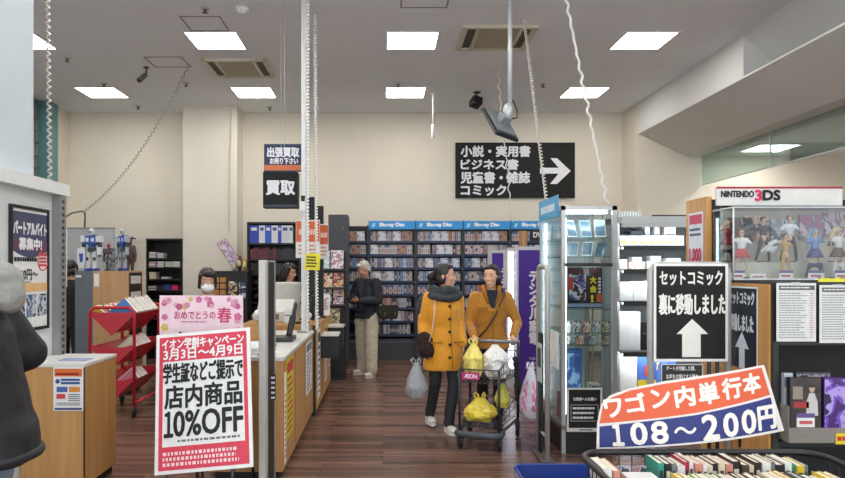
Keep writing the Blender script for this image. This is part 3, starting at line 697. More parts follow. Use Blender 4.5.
# ================================================================== PEOPLE
def V3(*a): return Vector(a)
def hand(mb, w, f, n, m, curl=.6, s=1.0, side=1):
    """palm, four fingers and a thumb from wrist w along f; palm faces n; side: +1 puts the thumb on n x f"""
    f = Vector(f).normalized(); n = Vector(n); n = (n - f * n.dot(f)).normalized(); a = n.cross(f).normalized() * side
    w = Vector(w)
    for k in (-1.2, -.4, .4, 1.2): mb.cap(w + f * .012 + a * .007 * k * s, .012 * s, w + f * .075 * s + a * .0155 * k * s, .0105 * s, m, 10)
    for k, l in ((1.2, .066), (.4, .074), (-.4, .07), (-1.2, .055)):
        b0 = w + f * .08 * s + a * .0155 * k * s; c1 = curl * .9; c2 = curl * 1.9
        d1 = f * math.cos(c1) + n * math.sin(c1); d2 = f * math.cos(c2) + n * math.sin(c2)
        p1 = b0 + d1 * l * .5 * s; p2 = p1 + d2 * l * .5 * s
        mb.cap(b0, .0092 * s, p1, .0082 * s, m, 8).cap(p1, .0082 * s, p2, .0068 * s, m, 8)
    t0 = w + f * .03 * s + a * .02 * s; t1 = t0 + (a * .75 + f * .55 + n * .3).normalized() * .036 * s; t2 = t1 + (a * .15 + f * .8 + n * .55).normalized() * .03 * s
    mb.cap(t0, .0125 * s, t1, .0098 * s, m, 8).cap(t1, .0098 * s, t2, .0075 * s, m, 8)

def head_parts(t, mb, hc, R, skin, s=1.0, smile=False, mask=False, closed=False, male=False, brow=(30, 24, 22)):
    hc = Vector(hc)
    def P(x, y, z): return hc + R @ Vector((x * s, y * s, z * s))
    mb.ell(P(0, .012, .03), (.074 * s, .092 * s, .088 * s), skin, 18, R, 14)
    jw = 1.0 if male else .9
    mb.ell(P(0, -.022, -.035), (.058 * s * jw, .066 * s, .078 * s), skin, 18, R, 14)
    mb.ell(P(0, -.05, -.088), (.03 * s * jw * jw, .028 * s, .024 * s), skin, 14, R)
    mb.cap(P(0, -.08, .01), .007 * s, P(0, -.0985 if male else -.0945, -.024), (.0105 if male else .0088) * s, skin, 10)
    for q in (-1, 1):
        mb.ell(P(q * .010, -.091, -.027), (.0075 * s, .008 * s, .0065 * s), skin, 10, R)
        mb.ell(P(q * .034, -.066, -.02), (.024 * s, .02 * s, .022 * s), skin, 12, R)
        mb.ell(P(q * .075, .012, -.004), (.009 * s, .017 * s, .03 * s), skin, 10, R)
    mb.ell(P(0, -.082, -.056), (.024 * s, .012 * s, .01 * s), M((196, 112, 100), .45), 10, R)
    for q in (-1, 1):
        e = MB(); e.ell(P(q * .031, -.0765, .012), (.0148 * s, .008 * s, (.0045 if closed else .0072) * s), M((236, 232, 228), .25), 12, R)
        e.ell(P(q * .031, -.0825, .012), (.007 * s, .004 * s, (.004 if closed else .0068) * s), M((40, 26, 20), .15), 10, R); e.build('eye', t)
        MB().cap(P(q * .016, -.0825, .0345), (.0032 if male else .0018) * s, P(q * .046, -.0735, .0325), (.0026 if male else .0014) * s, M(brow, .6), 8).build('eyebrow', t)
    if not mask:
        mo = MB(); lm = M((176, 84, 80), .4)
        if smile:
            mo.tube([P(-.026, -.08, -.05), P(-.013, -.09, -.0565), P(0, -.0935, -.058), P(.013, -.09, -.0565), P(.026, -.08, -.05)], [.002 * s, .0055 * s, .0062 * s, .0055 * s, .002 * s], M((242, 238, 232), .3), 8)
            mo.tube([P(-.028, -.078, -.048), P(-.013, -.091, -.0525), P(0, -.0945, -.053), P(.013, -.091, -.0525), P(.028, -.078, -.048)], .0028 * s, lm, 6)
            mo.tube([P(-.028, -.078, -.049), P(-.013, -.088, -.0625), P(0, -.092, -.0655), P(.013, -.088, -.0625), P(.028, -.078, -.049)], .0034 * s, lm, 6)
        else: mo.tube([P(-.022, -.08, -.056), P(-.01, -.0915, -.055), P(0, -.093, -.0565), P(.01, -.0915, -.055), P(.022, -.08, -.056)], [.002 * s, .0046 * s, .005 * s, .0046 * s, .002 * s], lm, 8)
        mo.build('mouth', t)
    else:
        k = MB(); mm = M((236, 238, 240), .6); k.ell(P(0, -.056, -.048), (.062 * s, .056 * s, .05 * s), mm, 18, R, 12)
        for q in (-1, 1): k.tube([P(q * .058, -.05, -.03), P(q * .07, -.02, -.012), P(q * .08, .016, .012)], .0025 * s, mm, 5)
        k.build('face_mask', t)
    return P

def trunk(mb, J, m, g=0.0, bot=None, top=True):
    """torso as a closed loft; g: growth of the shell; bot: list of extra sections below (garment skirt)"""
    pe, wa, ch, sh, nk = J['pelvis'], J['waist'], J['chest'], J['sh'], J['neck']
    W = J.get('w', 1.0)
    secs = list(bot or [((pe.x, pe.y, pe.z - .09), .12 * W + g, .095 + g)])
    secs += [(pe, .152 * W + g, .105 + g), (wa, .126 * W + g, .092 + g), (ch, .146 * W + g, .108 + g), ((sh.x, sh.y, sh.z - .03), .15 * W + g * .8, .085 + g * .8), ((sh.x, sh.y, sh.z + .012), .115 * W + g * .6, .066 + g * .6), ((nk.x, nk.y, nk.z), .058 + g * .5, .056 + g * .5)]
    return mb.loft(secs, m)

def base_pose(H, hipw=.085):
    s = H / 1.6
    J = {'s': s}
    J['pelvis'] = V3(0, 0, .86 * s); J['waist'] = V3(0, 0, 1.0 * s); J['chest'] = V3(0, -.005, 1.16 * s); J['sh'] = V3(0, .0, 1.295 * s); J['neck'] = V3(0, 0, 1.36 * s); J['head'] = V3(0, -.015, 1.485 * s)
    J['HR'] = Matrix.Identity(3)
    for n, q in (('R', -1), ('L', 1)):
        J['hip' + n] = V3(q * hipw * s, 0, .82 * s); J['kn' + n] = V3(q * .09 * s, -.015, .45 * s); J['an' + n] = V3(q * .09 * s, .02, .085 * s); J['ft' + n] = V3(0, -1, 0)
        J['sh' + n] = V3(q * .158 * s, 0, 1.285 * s); J['el' + n] = V3(q * .21 * s, .03, 1.04 * s); J['wr' + n] = V3(q * .2 * s, -.04, .82 * s); J['hf' + n] = V3(0, -.1, -1); J['hn' + n] = V3(-q, 0, 0); J['cu' + n] = .5
    return J
def body(t, J, skin, **k):
    s = J['s']; mb = MB(); trunk(mb, J, skin)
    mb.cap(J['neck'] - V3(0, 0, .04), .05 * s, J['head'] + V3(0, .012, -.05), .046 * s, skin)
    for n in 'RL':
        mb.limb([J['hip' + n], J['kn' + n], J['an' + n]], [.078 * s, .052 * s, .036 * s], skin)
        an = J['an' + n]; f = J['ft' + n].normalized(); mb.cap(an + V3(0, 0, -.045) - f * .03, .032 * s, an + V3(0, 0, -.055) + f * .12, .024 * s, skin)
        mb.limb([J['sh' + n], J['el' + n], J['wr' + n]], [.05 * s, .038 * s, .026 * s], skin)
        hand(mb, J['wr' + n], J['hf' + n], J['hn' + n], skin, J['cu' + n], s, -1 if n == 'R' else 1)
    P = head_parts(t, mb, J['head'], J['HR'], skin, s, **k)
    blob(mb, 'body', t, .0062, 2)
    return P
def trousers(t, J, m, g=.016, r=(.09, .068, .06), voxel=.01, name='trousers', disp=.006):
    s = J['s']; mb = MB(); pe = J['pelvis']
    mb.loft([((pe.x, pe.y, pe.z - .1), .13 + g, .1 + g), (pe, .152 + g, .105 + g), ((pe.x, pe.y, pe.z + .1 * s), .13 + g, .093 + g)], m)
    for n in 'RL': mb.limb([J['hip' + n], J['kn' + n], J['an' + n] + V3(0, 0, .0)], [r[0] * s, r[1] * s, r[2] * s], m)
    return blob(mb, name, t, voxel, 3, disp, 11)
def shoes(t, J, m, sole, s=None):
    s = s or J['s']
    for n in 'RL':
        an = J['an' + n]; f = J['ft' + n].copy(); f.z = 0; f.normalize(); a = V3(-f.y, f.x, 0); dz = an.z - .085 * J['s']; b0 = V3(an.x, an.y, dz)
        mb = MB(); R = Matrix((a, -f, V3(0, 0, 1))).transposed()
        mb.ell(b0 + f * .1 + V3(0, 0, .042), (.043 * s, .075 * s, .036 * s), m, 16, R).ell(b0 - f * .02 + V3(0, 0, .05), (.04 * s, .055 * s, .045 * s), m, 16, R).cap(b0 + V3(0, 0, .05), .04 * s, b0 + V3(0, .0, .088), .045 * s, m)
        sh = blob(mb, 'shoe', t, .008, 2)
        so = MB(); pts = []
        for k in range(20):
            q = 2 * PI * k / 20; pts.append(b0 + f * (.05 + .128 * math.cos(q)) + a * (.046 * math.sin(q)))
        so.add([p + V3(0, 0, .002) for p in pts] + [p + V3(0, 0, .024) for p in pts], [tuple(range(19, -1, -1)), tuple(range(20, 40))] + [(k, (k + 1) % 20, (k + 1) % 20 + 20, k + 20) for k in range(20)], sole)
        so.build('sole', sh)
def sleeve(mb, J, n, m, r=(.068, .058, .045), end=.0):
    s = J['s']; e, w = J['el' + n], J['wr' + n]
    mb.limb([J['sh' + n], e, e.lerp(w, 1 - end)], [r[0] * s, r[1] * s, r[2] * s], m)
def hair_cap(mb, P, s, m, R, back=.0, low=-.02):
    mb.ell(P(0, .024, .042), (.0835 * s, .093 * s, .09 * s), m, 18, R, 14)
    for q in (-1, 1): mb.ell(P(q * .062, .03, .0 + low), (.024 * s, .05 * s, .055 * s), m, 12, R)
    mb.ell(P(0, .07, -.02 + low), (.06 * s, .04 * s, .06 * s), m, 12, R)

# ---- woman in the long yellow coat
d = 6.42
t = thing('person', 'woman in long yellow coat, dark scarf and white shoes carrying a grey bag', 'person', (X(443.5, d), d, 0), math.radians(14))
J = base_pose(1.6); s = J['s']
J['knR'] = V3(-.07, .03, .46); J['anR'] = V3(-.055, .26, .11); J['knL'] = V3(.08, -.07, .46); J['anL'] = V3(.03, -.06, .085); J['ftR'] = V3(-.1, -1, -.25)
J['shR'] = V3(-.145, 0, 1.28); J['shL'] = V3(.145, 0, 1.28)
J['elR'] = V3(-.195, .05, 1.03); J['wrR'] = V3(-.195, -.06, .8); J['hfR'] = V3(0, -.2, -1); J['hnR'] = V3(1, 0, 0); J['cuR'] = 1.2
J['elL'] = V3(.185, .05, 1.04); J['wrL'] = V3(.175, -.05, .84)
J['HR'] = rotm(0, 0, math.radians(58)); J['head'] = V3(.015, -.02, 1.475)
P = body(t, J, SKIN)
yc = M((226, 154, 30), .7, 0, .05, 30, .15, .3)
mb = MB(); trunk(mb, J, yc, .022, [((0, .0, .585), .19, .15), ((0, 0, .6), .2, .16), ((0, 0, .72), .19, .145)])
for n in 'RL': sleeve(mb, J, n, yc, (.062, .053, .048), .02)
ct = blob(mb, 'coat', t, .011, 3, .007, 9)
for k in range(5): MB().tube([(.012, -.138 - .004 * (k > 2), 1.2 - k * .12), (.012, -.147 - .006 * (k > 2), 1.2 - k * .12)], .014, M((40, 30, 26), .4), 10).build('button', ct)
MB().tube([(.03, -.128, 1.25), (.03, -.124, 1.0), (.03, -.15, .86), (.03, -.172, .62)], .0035, M((150, 96, 14), .7), 5).build('front_seam', ct)
for q in (-1, 1): MB().cb((q * .11, -.128, .86), (.11, .012, .014), M((176, 116, 20), .7), rotm(0, 0, q * .35)).build('pocket_flap', ct)
sc = M((54, 58, 64), .85, 0, .15, 40, .3)
mb = MB()
ring = [(.115 * math.cos(q), .005 + .1 * math.sin(q), 1.335 + .012 * math.sin(3 * q)) for q in [2 * PI * k / 16 for k in range(16)]]
mb.tube(ring, .05, sc, 10, True); ring2 = [(.155 * math.cos(q), .0 + .115 * math.sin(q), 1.285 + .015 * math.cos(2 * q)) for q in [2 * PI * k / 16 for k in range(16)]]; mb.tube(ring2, .04, sc, 10, True)
mb.limb([(-.1, .06, 1.3), (-.2, .05, 1.24), (-.235, .04, 1.15)], [.06, .05, .03], sc)
blob(mb, 'scarf', t, .01, 2, .008, 14)
mb = MB(); hair_cap(mb, P, 1, HAIRC, J['HR']); mb.limb([P(0, .1, .03), P(0, .15, .0), P(0, .145, -.09)], [.03, .036, .014], HAIRC); mb.ell(P(0, -.03, .096), (.06, .045, .02), HAIRC, 14, J['HR'])
blob(mb, 'hair', t, .007, 2, .002, 30)
trousers(t, J, M((44, 48, 52), .8, 0, .1, 30), .01, (.085, .06, .052)); shoes(t, J, M((226, 224, 216), .6), WHITE)
fur = M((44, 28, 22), .95, 0, .35, 80, .6)
blob(MB().limb([J['elR'].lerp(J['wrR'], .62), J['wrR'] + V3(0, -.02, -.02)], [.075, .078], fur), 'fur_cuff', t, .01, 1, .012, 40)
st = MB().tube([(-.12, -.1, 1.27), (-.135, -.122, 1.1), (-.16, -.13, .95), (-.19, -.09, .82)], .007, M((222, 190, 170), .5), 6); st.build('shoulder_strap', t)

# ---- woman in mustard jacket pushing the trolley
d = 6.64
t = thing('person', 'smiling woman in mustard jacket pushing the shopping trolley with both hands', 'person', (X(491, d), d, 0), math.radians(-4))
J = base_pose(1.58); s = J['s']
J['knL'] = V3(.075, -.06, .46); J['anL'] = V3(.06, -.02, .085); J['knR'] = V3(-.08, .02, .46); J['anR'] = V3(-.06, .2, .1); J['ftR'] = V3(0, -1, -.2)
for n, q in (('R', -1), ('L', 1)):
    J['el' + n] = V3(q * .235 + .02, -.03, 1.02); J['wr' + n] = V3(q * .185 - .0, -.225, .9); J['hf' + n] = V3(q * -.1, -1, -.1); J['hn' + n] = V3(0, -.15, -1); J['cu' + n] = 1.0
J['HR'] = rotm(0, -.04, math.radians(-24)); J['head'] = V3(.0, -.03, 1.47)
P = body(t, J, M((222, 172, 142), .5, 0, .04), smile=True)
mj = M((190, 128, 36), .75, 0, .06, 30, .2, .3)
mb = MB(); trunk(mb, J, mj, .02, [((0, 0, .765), .178, .132), ((0, 0, .78), .184, .138)])
for n in 'RL': sleeve(mb, J, n, mj, (.064, .054, .043), .1)
jk = blob(mb, 'jacket', t, .01, 3, .008, 10)
MB().prism([(-.05, 1.345), (.055, 1.345), (.038, 1.22), (.012, 1.12), (-.02, 1.2)], -.125, -.09, M((30, 36, 48), .8)).build('shirt_front', t)
sd = M((168, 110, 30), .75, 0, .06, 30, .2)
for q in (-1, 1):
    MB().tube([(q * .05, .06, 1.38), (q * .078, -.02, 1.375), (q * .07, -.085, 1.33), (q * .035, -.125, 1.22)], [.024, .024, .022, .01], sd, 8).build('collar', jk)
    MB().cb((q * .09, -.133, 1.16), (.1, .012, .035), sd, rotm(0, 0, q * .3)).build('pocket_flap', jk)
MB().tube([(.012, -.13, 1.14), (.012, -.125, 1.0), (.012, -.14, .86), (.012, -.152, .77)], .005, sd, 5).build('front_seam', jk)
st = [(.13, -.03, 1.355), (.1, -.115, 1.26), (.03, -.142, 1.1), (-.06, -.14, .96), (-.15, -.1, .86)]; MB().tube(st, .011, M((92, 56, 36), .5), 6).build('bag_strap', t)
mb = MB(); hair_cap(mb, P, s, HAIRC, J['HR']); mb.ell(P(.0, -.03, .094), (.062, .045, .022), HAIRC, 14, J['HR']); mb.ell(P(0, .08, -.07), (.055, .04, .07), HAIRC, 12, J['HR'])
for q in (-1, 1): mb.cap(P(q * .07, .015, .04), .022, P(q * .068, .05, -.1), .022, HAIRC)
blob(mb, 'hair', t, .007, 2, .003, 30)
trousers(t, J, M((28, 28, 32), .8), .008, (.085, .062, .056)); shoes(t, J, M((34, 34, 38), .5), BLACK)

# ---- grey-haired man by the disc shelves
d = 9.75
t = thing('person', 'grey-haired man in dark jacket and khaki trousers with green shoulder bag', 'person', (X(367, d), d, 0), math.radians(-38))
J = base_pose(1.68, .09); s = J['s']; J['w'] = 1.12
J['anR'] = V3(-.13, .06, .085 * s); J['anL'] = V3(.14, -.06, .085 * s); J['knR'] = V3(-.12, .02, .47); J['knL'] = V3(.125, -.05, .47); J['ftR'] = V3(-.2, -1, 0); J['ftL'] = V3(.15, -1, 0)
for n, q in (('R', -1), ('L', 1)):
    J['el' + n] = V3(q * .24, -.04, 1.1); J['wr' + n] = V3(q * .07, -.26, 1.1); J['hf' + n] = V3(-q * .5, -1, .1); J['hn' + n] = V3(-q * .6, 0, .6); J['cu' + n] = .9
J['head'] = V3(0, -.075, 1.54); J['HR'] = rotm(math.radians(28), 0, math.radians(-14)); J['neck'] = V3(0, -.01, 1.42)
P = body(t, J, M((196, 148, 124), .5, 0, .06), closed=True, male=True, brow=(150, 146, 140))
dj = M((30, 33, 42), .7, 0, .1, 30, .2)
mb = MB(); trunk(mb, J, dj, .026, [((0, 0, .83), .19, .145), ((0, 0, .85), .195, .15)])
for n in 'RL': sleeve(mb, J, n, dj, (.078, .068, .05), .08)
blob(mb, 'jacket', t, .011, 3, .009, 10)
MB().prism([(-.045, 1.42), (.045, 1.42), (.03, 1.2), (.03, .95), (-.02, .95), (-.02, 1.2)], -.15, -.1, M((60, 64, 72), .8)).build('shirt_front', t)
mb = MB(); hm = M((190, 188, 186), .6, 0, .2, 50); mb.ell(P(0, .024, .042), (.082, .094, .085), hm, 18, J['HR'], 14)
for q in (-1, 1): mb.ell(P(q * .064, .03, .0), (.02, .045, .045), hm, 12, J['HR'])
mb.ell(P(0, .07, -.03), (.058, .036, .05), hm, 12, J['HR']); mb.ell(P(0, -.04, .085), (.06, .045, .025), hm, 12, J['HR'])
blob(mb, 'hair', t, .007, 2, .004, 30)
trousers(t, J, M((204, 194, 174), .8, 0, .06, 20, .2), .022, (.105, .088, .078), .011, disp=.012); shoes(t, J, M((206, 200, 190), .6), M((220, 216, 206), .6), 1.08)
MB().tube([(-.12, .03, 1.44), (-.05, .15, 1.3), (.1, .17, 1.1), (.24, .12, .98)], .014, M((44, 48, 36), .7), 6).build('bag_strap', t)
ob = MB().cb((.0, -.36, 1.16), (.075, .012, .14), BLACK, rotm(-.9, 0, .2)).build('held_phone'); ob.location = t.location; ob.rotation_euler = t.rotation_euler; tag(ob, 'small dark phone held by the grey-haired man', 'phone')
ob = thing('shoulder_bag', 'dark green shoulder bag hanging at the hip of the grey-haired man', 'bag', t.matrix_basis @ V3(.31, .1, .93), math.radians(20))
gm = M((48, 50, 36), .75, 0, .12, 30, .3)
blob(MB().loft([((0, 0, -.1), .14, .06), ((0, 0, -.02), .16, .07), ((0, 0, .1), .15, .055)], gm), 'bag_body', ob, .01, 3, .008, 12)
MB().cb((0, -.068, .04), (.26, .02, .13), M((40, 42, 30), .75)).build('flap', ob, None, .01)
for q in (-1, 1): MB().cb((q * .08, -.082, -.02), (.02, .012, .05), M((120, 110, 80), .4, .5)).build('buckle', ob)

# ---- staff behind the tills
def staff(label, px, d, H, rz, headyaw, mask, topc=(30, 32, 38), long=False, back=False):
    t = thing('person', label, 'person', (X(px, d), d, 0), rz)
    J = base_pose(H); J['HR'] = rotm(math.radians(12), 0, headyaw)
    for n, q in (('R', -1), ('L', 1)): J['el' + n] = V3(q * .22, -.02, 1.0 * J['s']); J['wr' + n] = V3(q * .13, -.23, .98 * J['s']); J['hf' + n] = V3(-q * .3, -1, -.1); J['hn' + n] = V3(0, 0, -1); J['cu' + n] = .5
    P = body(t, J, SKIN, mask=mask, closed=mask); c = M(topc, .75, 0, .1, 30)
    mb = MB(); trunk(mb, J, c, .014, [((0, 0, .74 * J['s']), .165, .12)])
    for n in 'RL': sleeve(mb, J, n, c, (.062, .052, .04), .1)
    blob(mb, 'top', t, .011, 3, .006, 10); trousers(t, J, M((34, 34, 40), .8), .004); shoes(t, J, BLACK, BLACK)
    mb = MB(); hair_cap(mb, P, J['s'], HAIRC, J['HR'], low=-.03)
    if long:
        mb.limb([P(0, .085, .0), P(0, .1, -.12), P(.0, .08, -.24)], [.06, .06, .03], HAIRC)
        for q in (-1, 1): mb.limb([P(q * .068, .01, .04), P(q * .075, .02, -.08), P(q * .07, .02, -.18)], [.03, .03, .015], HAIRC)
    mb.ell(P(.02, -.052, .078), (.064, .036, .034), HAIRC, 14, J['HR'])
    for q in (-1, 1): mb.cap(P(q * .066, -.035, .06), .02, P(q * .078, -.02, -.05), .012, HAIRC)
    blob(mb, 'hair', t, .007, 2, .003, 30)
    return t
staff('masked shop assistant with black hair standing behind the spring poster', 207.5, 6.08, 1.55, math.radians(8), math.radians(10), True, (40, 40, 44))
staff('shop assistant with long black hair turned sideways at the tills', 289, 9.32, 1.62, math.radians(48), math.radians(14), False, (28, 30, 36), True)
staff('dark-haired person in black seen from behind beside the figure cabinet', 70, 9.0, 1.66, math.radians(170), 0, False, (26, 27, 30))

# ---- man in the dark padded jacket, cut by the left edge
t = thing('person', 'man in dark padded jacket with grey hood and pale jeans beside the left counter', 'person', (-1.70, 2.8, 0), math.radians(-82)); t.scale = (1.045, 1.045, 1.045)
J = base_pose(1.72, .095); s = J['s']; J['w'] = 1.15
J['pelvis'] = V3(0, .04, .92); J['waist'] = V3(0, .03, 1.06); J['chest'] = V3(0, -.02, 1.23); J['sh'] = V3(0, -.06, 1.37); J['neck'] = V3(0, -.12, 1.45); J['head'] = V3(0, -.2, 1.575); J['HR'] = rotm(math.radians(20), 0, 0)
for n, q in (('R', -1), ('L', 1)):
    J['sh' + n] = V3(q * .175, -.05, 1.36); J['el' + n] = V3(q * .245, .1, 1.12); J['wr' + n] = V3(q * .23, -.15, 1.02); J['hf' + n] = V3(-q * .2, -1, -.1); J['hn' + n] = V3(-q, 0, -.4); J['cu' + n] = .8; J['hip' + n] = V3(q * .095, .04, .88); J['an' + n] = V3(q * .11, .06, .09)
P = body(t, J, SKIN, male=True)
dj = M((27, 28, 32), .66, 0, .12, 25, .25)
mb = MB(); trunk(mb, J, dj, .045, [((0, .05, .715), .215, .175), ((0, .05, .73), .225, .185), ((0, .05, .85), .215, .175)])
for n in 'RL': sleeve(mb, J, n, dj, (.09, .08, .062), .06)
jk = blob(mb, 'jacket', t, .012, 4, .006, 8)
MB().tube([(.2 * math.cos(q), .05 + .18 * math.sin(q), .745) for q in [2 * PI * k / 24 for k in range(24)]], .02, M((34, 36, 40), .6), 8, True).build('hem', jk)
MB().cb((.305, .02, 1.245), (.012, .05, .012), M((190, 190, 192), .5)).build('sleeve_badge', jk)
hc = M((158, 160, 156), .9, 0, .08, 40, .35)
mb = MB(); mb.ell((0, .06, 1.445), (.15, .11, .08), hc, 18).ell((0, -.03, 1.43), (.11, .11, .06), hc, 14).ell((0, -.03, 1.47), (.14, .12, .075), hc, 18).ell((0, .12, 1.38), (.12, .06, .085), hc, 16).tube([(.13 * math.cos(q), -.06 + .13 * math.sin(q), 1.45 + .03 * math.sin(q)) for q in [2 * PI * k / 18 for k in range(18)]], .05, hc, 10, True)
blob(mb, 'hood', t, .01, 3, .01, 12)
cl = M((46, 48, 52), .6); MB().tube([(.15 * math.cos(q), -.03 + .13 * math.sin(q), 1.375 + .03 * math.sin(q)) for q in [2 * PI * k / 20 for k in range(20)]], .03, cl, 8, True).build('collar', jk)
for k in range(2): MB().tube([(.165 + k * .015, -.1 + k * .05, 1.36 - k * .01), (.176 + k * .015, -.1 + k * .05, 1.364 - k * .01)], .008, M((140, 142, 146), .3, .6), 8).build('snap', jk)
mb = MB(); hair_cap(mb, P, s, HAIRC, J['HR'], low=-.01); mb.ell(P(0, -.04, .085), (.06, .045, .025), HAIRC, 12, J['HR']); blob(mb, 'hair', t, .007, 2, .004, 30)
trousers(t, J, M((126, 146, 162), .8, 0, .1, 40), .012, (.1, .08, .07)); shoes(t, J, M((60, 60, 64), .5), WHITE, 1.08)

# ================================================================== LEFT SIDE: POSTER, COUNTERS, TILLS, CARTS, SIGN STAND
oak = wood((188, 140, 84), (206, 158, 100)); oakx = wood((188, 140, 84), (206, 158, 100), 'X'); top_w = M((226, 226, 222), .3, 0, .02)
# framed recruiting poster on the left partition
t = thing('framed_poster', 'black framed recruiting poster on the white left partition wall', 'poster', (-2.5, 4.725, 1.55), PI / 2)
w, h = .235, .415
B(-w, w, -.012, -.002, -h, h, PAPER, 'sheet', t)
fb = MB()
for a in ((-w - .02, w + .02, h, h + .022), (-w - .02, w + .02, -h - .022, -h), (-w - .02, -w, -h, h), (w, w + .02, -h, h)): fb.box(a[0], a[1], -.022, 0, a[2], a[3], BLACK)
fb.build('frame', t)
q = MB(); pts = [(-w, h - .02), (w, h - .02), (w, .13)] + [(w - 2 * w * k / 12, .13 - .05 * math.sin(PI * k / 12)) for k in range(1, 12)] + [(-w, .13)]
q.prism(pts, -.0135, -.012, M((74, 78, 110), .5)).build('header_field', t); B(-w, w, -.0142, -.0135, .13, .2, M((110, 66, 96), .5), 'header_shade', t)
letters(t, [('パートアルバイト', 0, .285, .44, .085), ('募集中!', 0, .175, .3, .08)], M((240, 240, 242), .5), -.016, 'lettering', .06)
letters(t, [('900円〜', -.04, -.04, .27, .075), ('時給', -.205, -.055, .05, .03)], INK, -.016, 'lettering', .02)
bars(t, print_rows(-.21, .09, .05, .085, 1, .8, .02, 12), INK, -.0145)
cr = MB(); cr.tube([(.17 + .07 * math.cos(a), -.0145, .06 + .07 * math.sin(a)) for a in [2 * PI * k / 24 for k in range(24)]], .004, M((214, 70, 80), .5), 5, True)
for k in range(4): cr.box(.12, .22, -.0145, -.0135, .02 + k * .025, .035 + k * .025, M((214, 70, 80), .5))
cr.build('red_stamp', t); B(-w, w, -.0135, -.012, -.16, -.1, M((236, 190, 130), .5), 'orange_band', t); B(-.22, .0, -.0135, -.012, -.095, -.09, INK, 'rule', t)
for k, c in enumerate(((50, 60, 90), (60, 110, 150), (40, 44, 60))): B(-.2 + k * .15, -.07 + k * .15, -.0135, -.012, -.34, -.18, art([c, (200, 210, 220), (90, 80, 80)], 14), 'photo', t)
# left counter box
t = thing('counter_box', 'wooden counter with white top and a notice, beside the left partition', 'counter', (-2.27, 4.6, 0)); h = .22
MB().box(-h, h, .0, .54, .06, .875, oak).build('body', t); B(-h + .03, h - .02, .03, .52, 0, .06, BLACK, 'plinth', t)
B(-h, h + .005, -.006, .55, .876, .9, top_w, 'top', t, .003); B(h - .006, h + .004, -.004, .004, .06, .875, M((70, 46, 40), .5), 'corner_strip', t)
t = thing('notice', 'small notice with orange head taped on the front of the left counter', 'notice', (X(68, 4.59), 4.594, Z(389, 4.59))); w, h = .103, .15
B(-w, w, 0, .0015, -h, h, PAPER, 'sheet', t); B(-w + .008, w - .008, -.001, 0, .085, h - .012, M((222, 120, 50), .5), 'head_band', t); B(-w + .02, w - .03, -.0016, -.001, .095, .11, M((150, 30, 30), .5), 'head_print', t)
bars(t, [(-.05, .08, .055, .07), (-.05, .08, .032, .048)], M((60, 90, 160), .5), -.001); MB().ell((-.073, -.001, .052), (.016, .002, .016), M((40, 90, 170), .5)).build('emblem', t)
B(-.08, -.005, -.001, 0, -.022, .014, M((70, 110, 180), .5), 'patch', t); B(.005, .08, -.001, 0, -.022, .014, M((226, 150, 60), .5), 'patch', t)
bars(t, [(-.08, -.02, -.068, -.035)], M((214, 70, 70), .5), -.001); bars(t, [(.0, .08, -.042 - k * .014, -.036 - k * .014) for k in range(4)] + [(-.08, .08, -.1 - k * .012, -.095 - k * .012) for k in range(2)], M((90, 94, 110), .5), -.001); B(-w + .01, w - .01, -.001, 0, -h + .006, -h + .02, M((60, 70, 130), .5), 'foot_band', t)
o = B(-.1, .1, -.06, .06, 0, .004, M((150, 160, 200), .5), 'leaflet'); o.location = (-2.2, 4.8, .901); tag(o, 'pale blue leaflet lying on the left counter top', 'leaflet')

# red book carts
red = M((190, 26, 44), .35, 0, .05)
def cart(label, loc, rz=0):
    t = thing('book_cart', label, 'cart', loc, rz, 'red book carts'); W = .23; D = .86; H = 1.15
    for y in (0, D):
        p = [(-W, y, .12)]; p += [(-W, y, H - .06), (-W + .02, y, H - .02), (-W + .06, y, H)] + [(W - .06, y, H), (W - .02, y, H - .02), (W, y, H - .06), (W, y, .12)]
        MB().tube(p, .016, red, 10).build('end_frame', t)
    for x in (-W, W): MB().bar((x, 0, .16), (x, D, .16), .014, red).build('base_rail', t)
    for k, z in enumerate((.98, .64, .3)):
        s_ = MB()
        for q in (-1, 1): s_.add([(q * W, 0, z + .1), (q * W, D, z + .1), (0, D, z - .1), (0, 0, z - .1), (q * W, 0, z + .107), (q * W, D, z + .107), (0, D, z - .092), (0, 0, z - .092)], [(0, 1, 2, 3), (7, 6, 5, 4), (0, 4, 5, 1), (2, 6, 7, 3), (1, 5, 6, 2), (0, 3, 7, 4)], red)
        s_.prism([(-W, z + .17 - .04), (-W, z + .1), (0, z - .12), (W, z + .1), (W, z + .13), (.12, z + .1 if k else z + .12), (-.12, z + .1 if k else z + .12)], -.004, .004, red)
        s_.prism([(-W, z + .13), (-W, z + .1), (0, z - .12), (W, z + .1), (W, z + .13)], D - .004, D + .004, red)
        s_.build('trough_shelf', t)
    for x in (-W + .02, W - .02):
        for y in (.05, D - .05):
            c = MB().tube([(x - .012, y, .05), (x + .012, y, .05)], .048, BLACK, 16).build('caster', t); MB().cb((x, y, .105), (.034, .05, .05), M((90, 90, 94), .4, .5)).build('fork', c)
    return t
CL = (-2.8, 6.92, .0)
cart('nearer red book cart with trough shelves behind the left counter', CL)
cart('farther red book cart partly hidden behind the spring poster', (-2.55, 8.3, 0))
cols_ = [('sky blue', (70, 130, 200)), ('white', (228, 226, 222)), ('yellow', (222, 190, 60)), ('pink', (218, 130, 150)), ('green', (110, 160, 80)), ('cream', (216, 204, 176)), ('grey', (120, 122, 130)), ('orange', (214, 130, 60))]
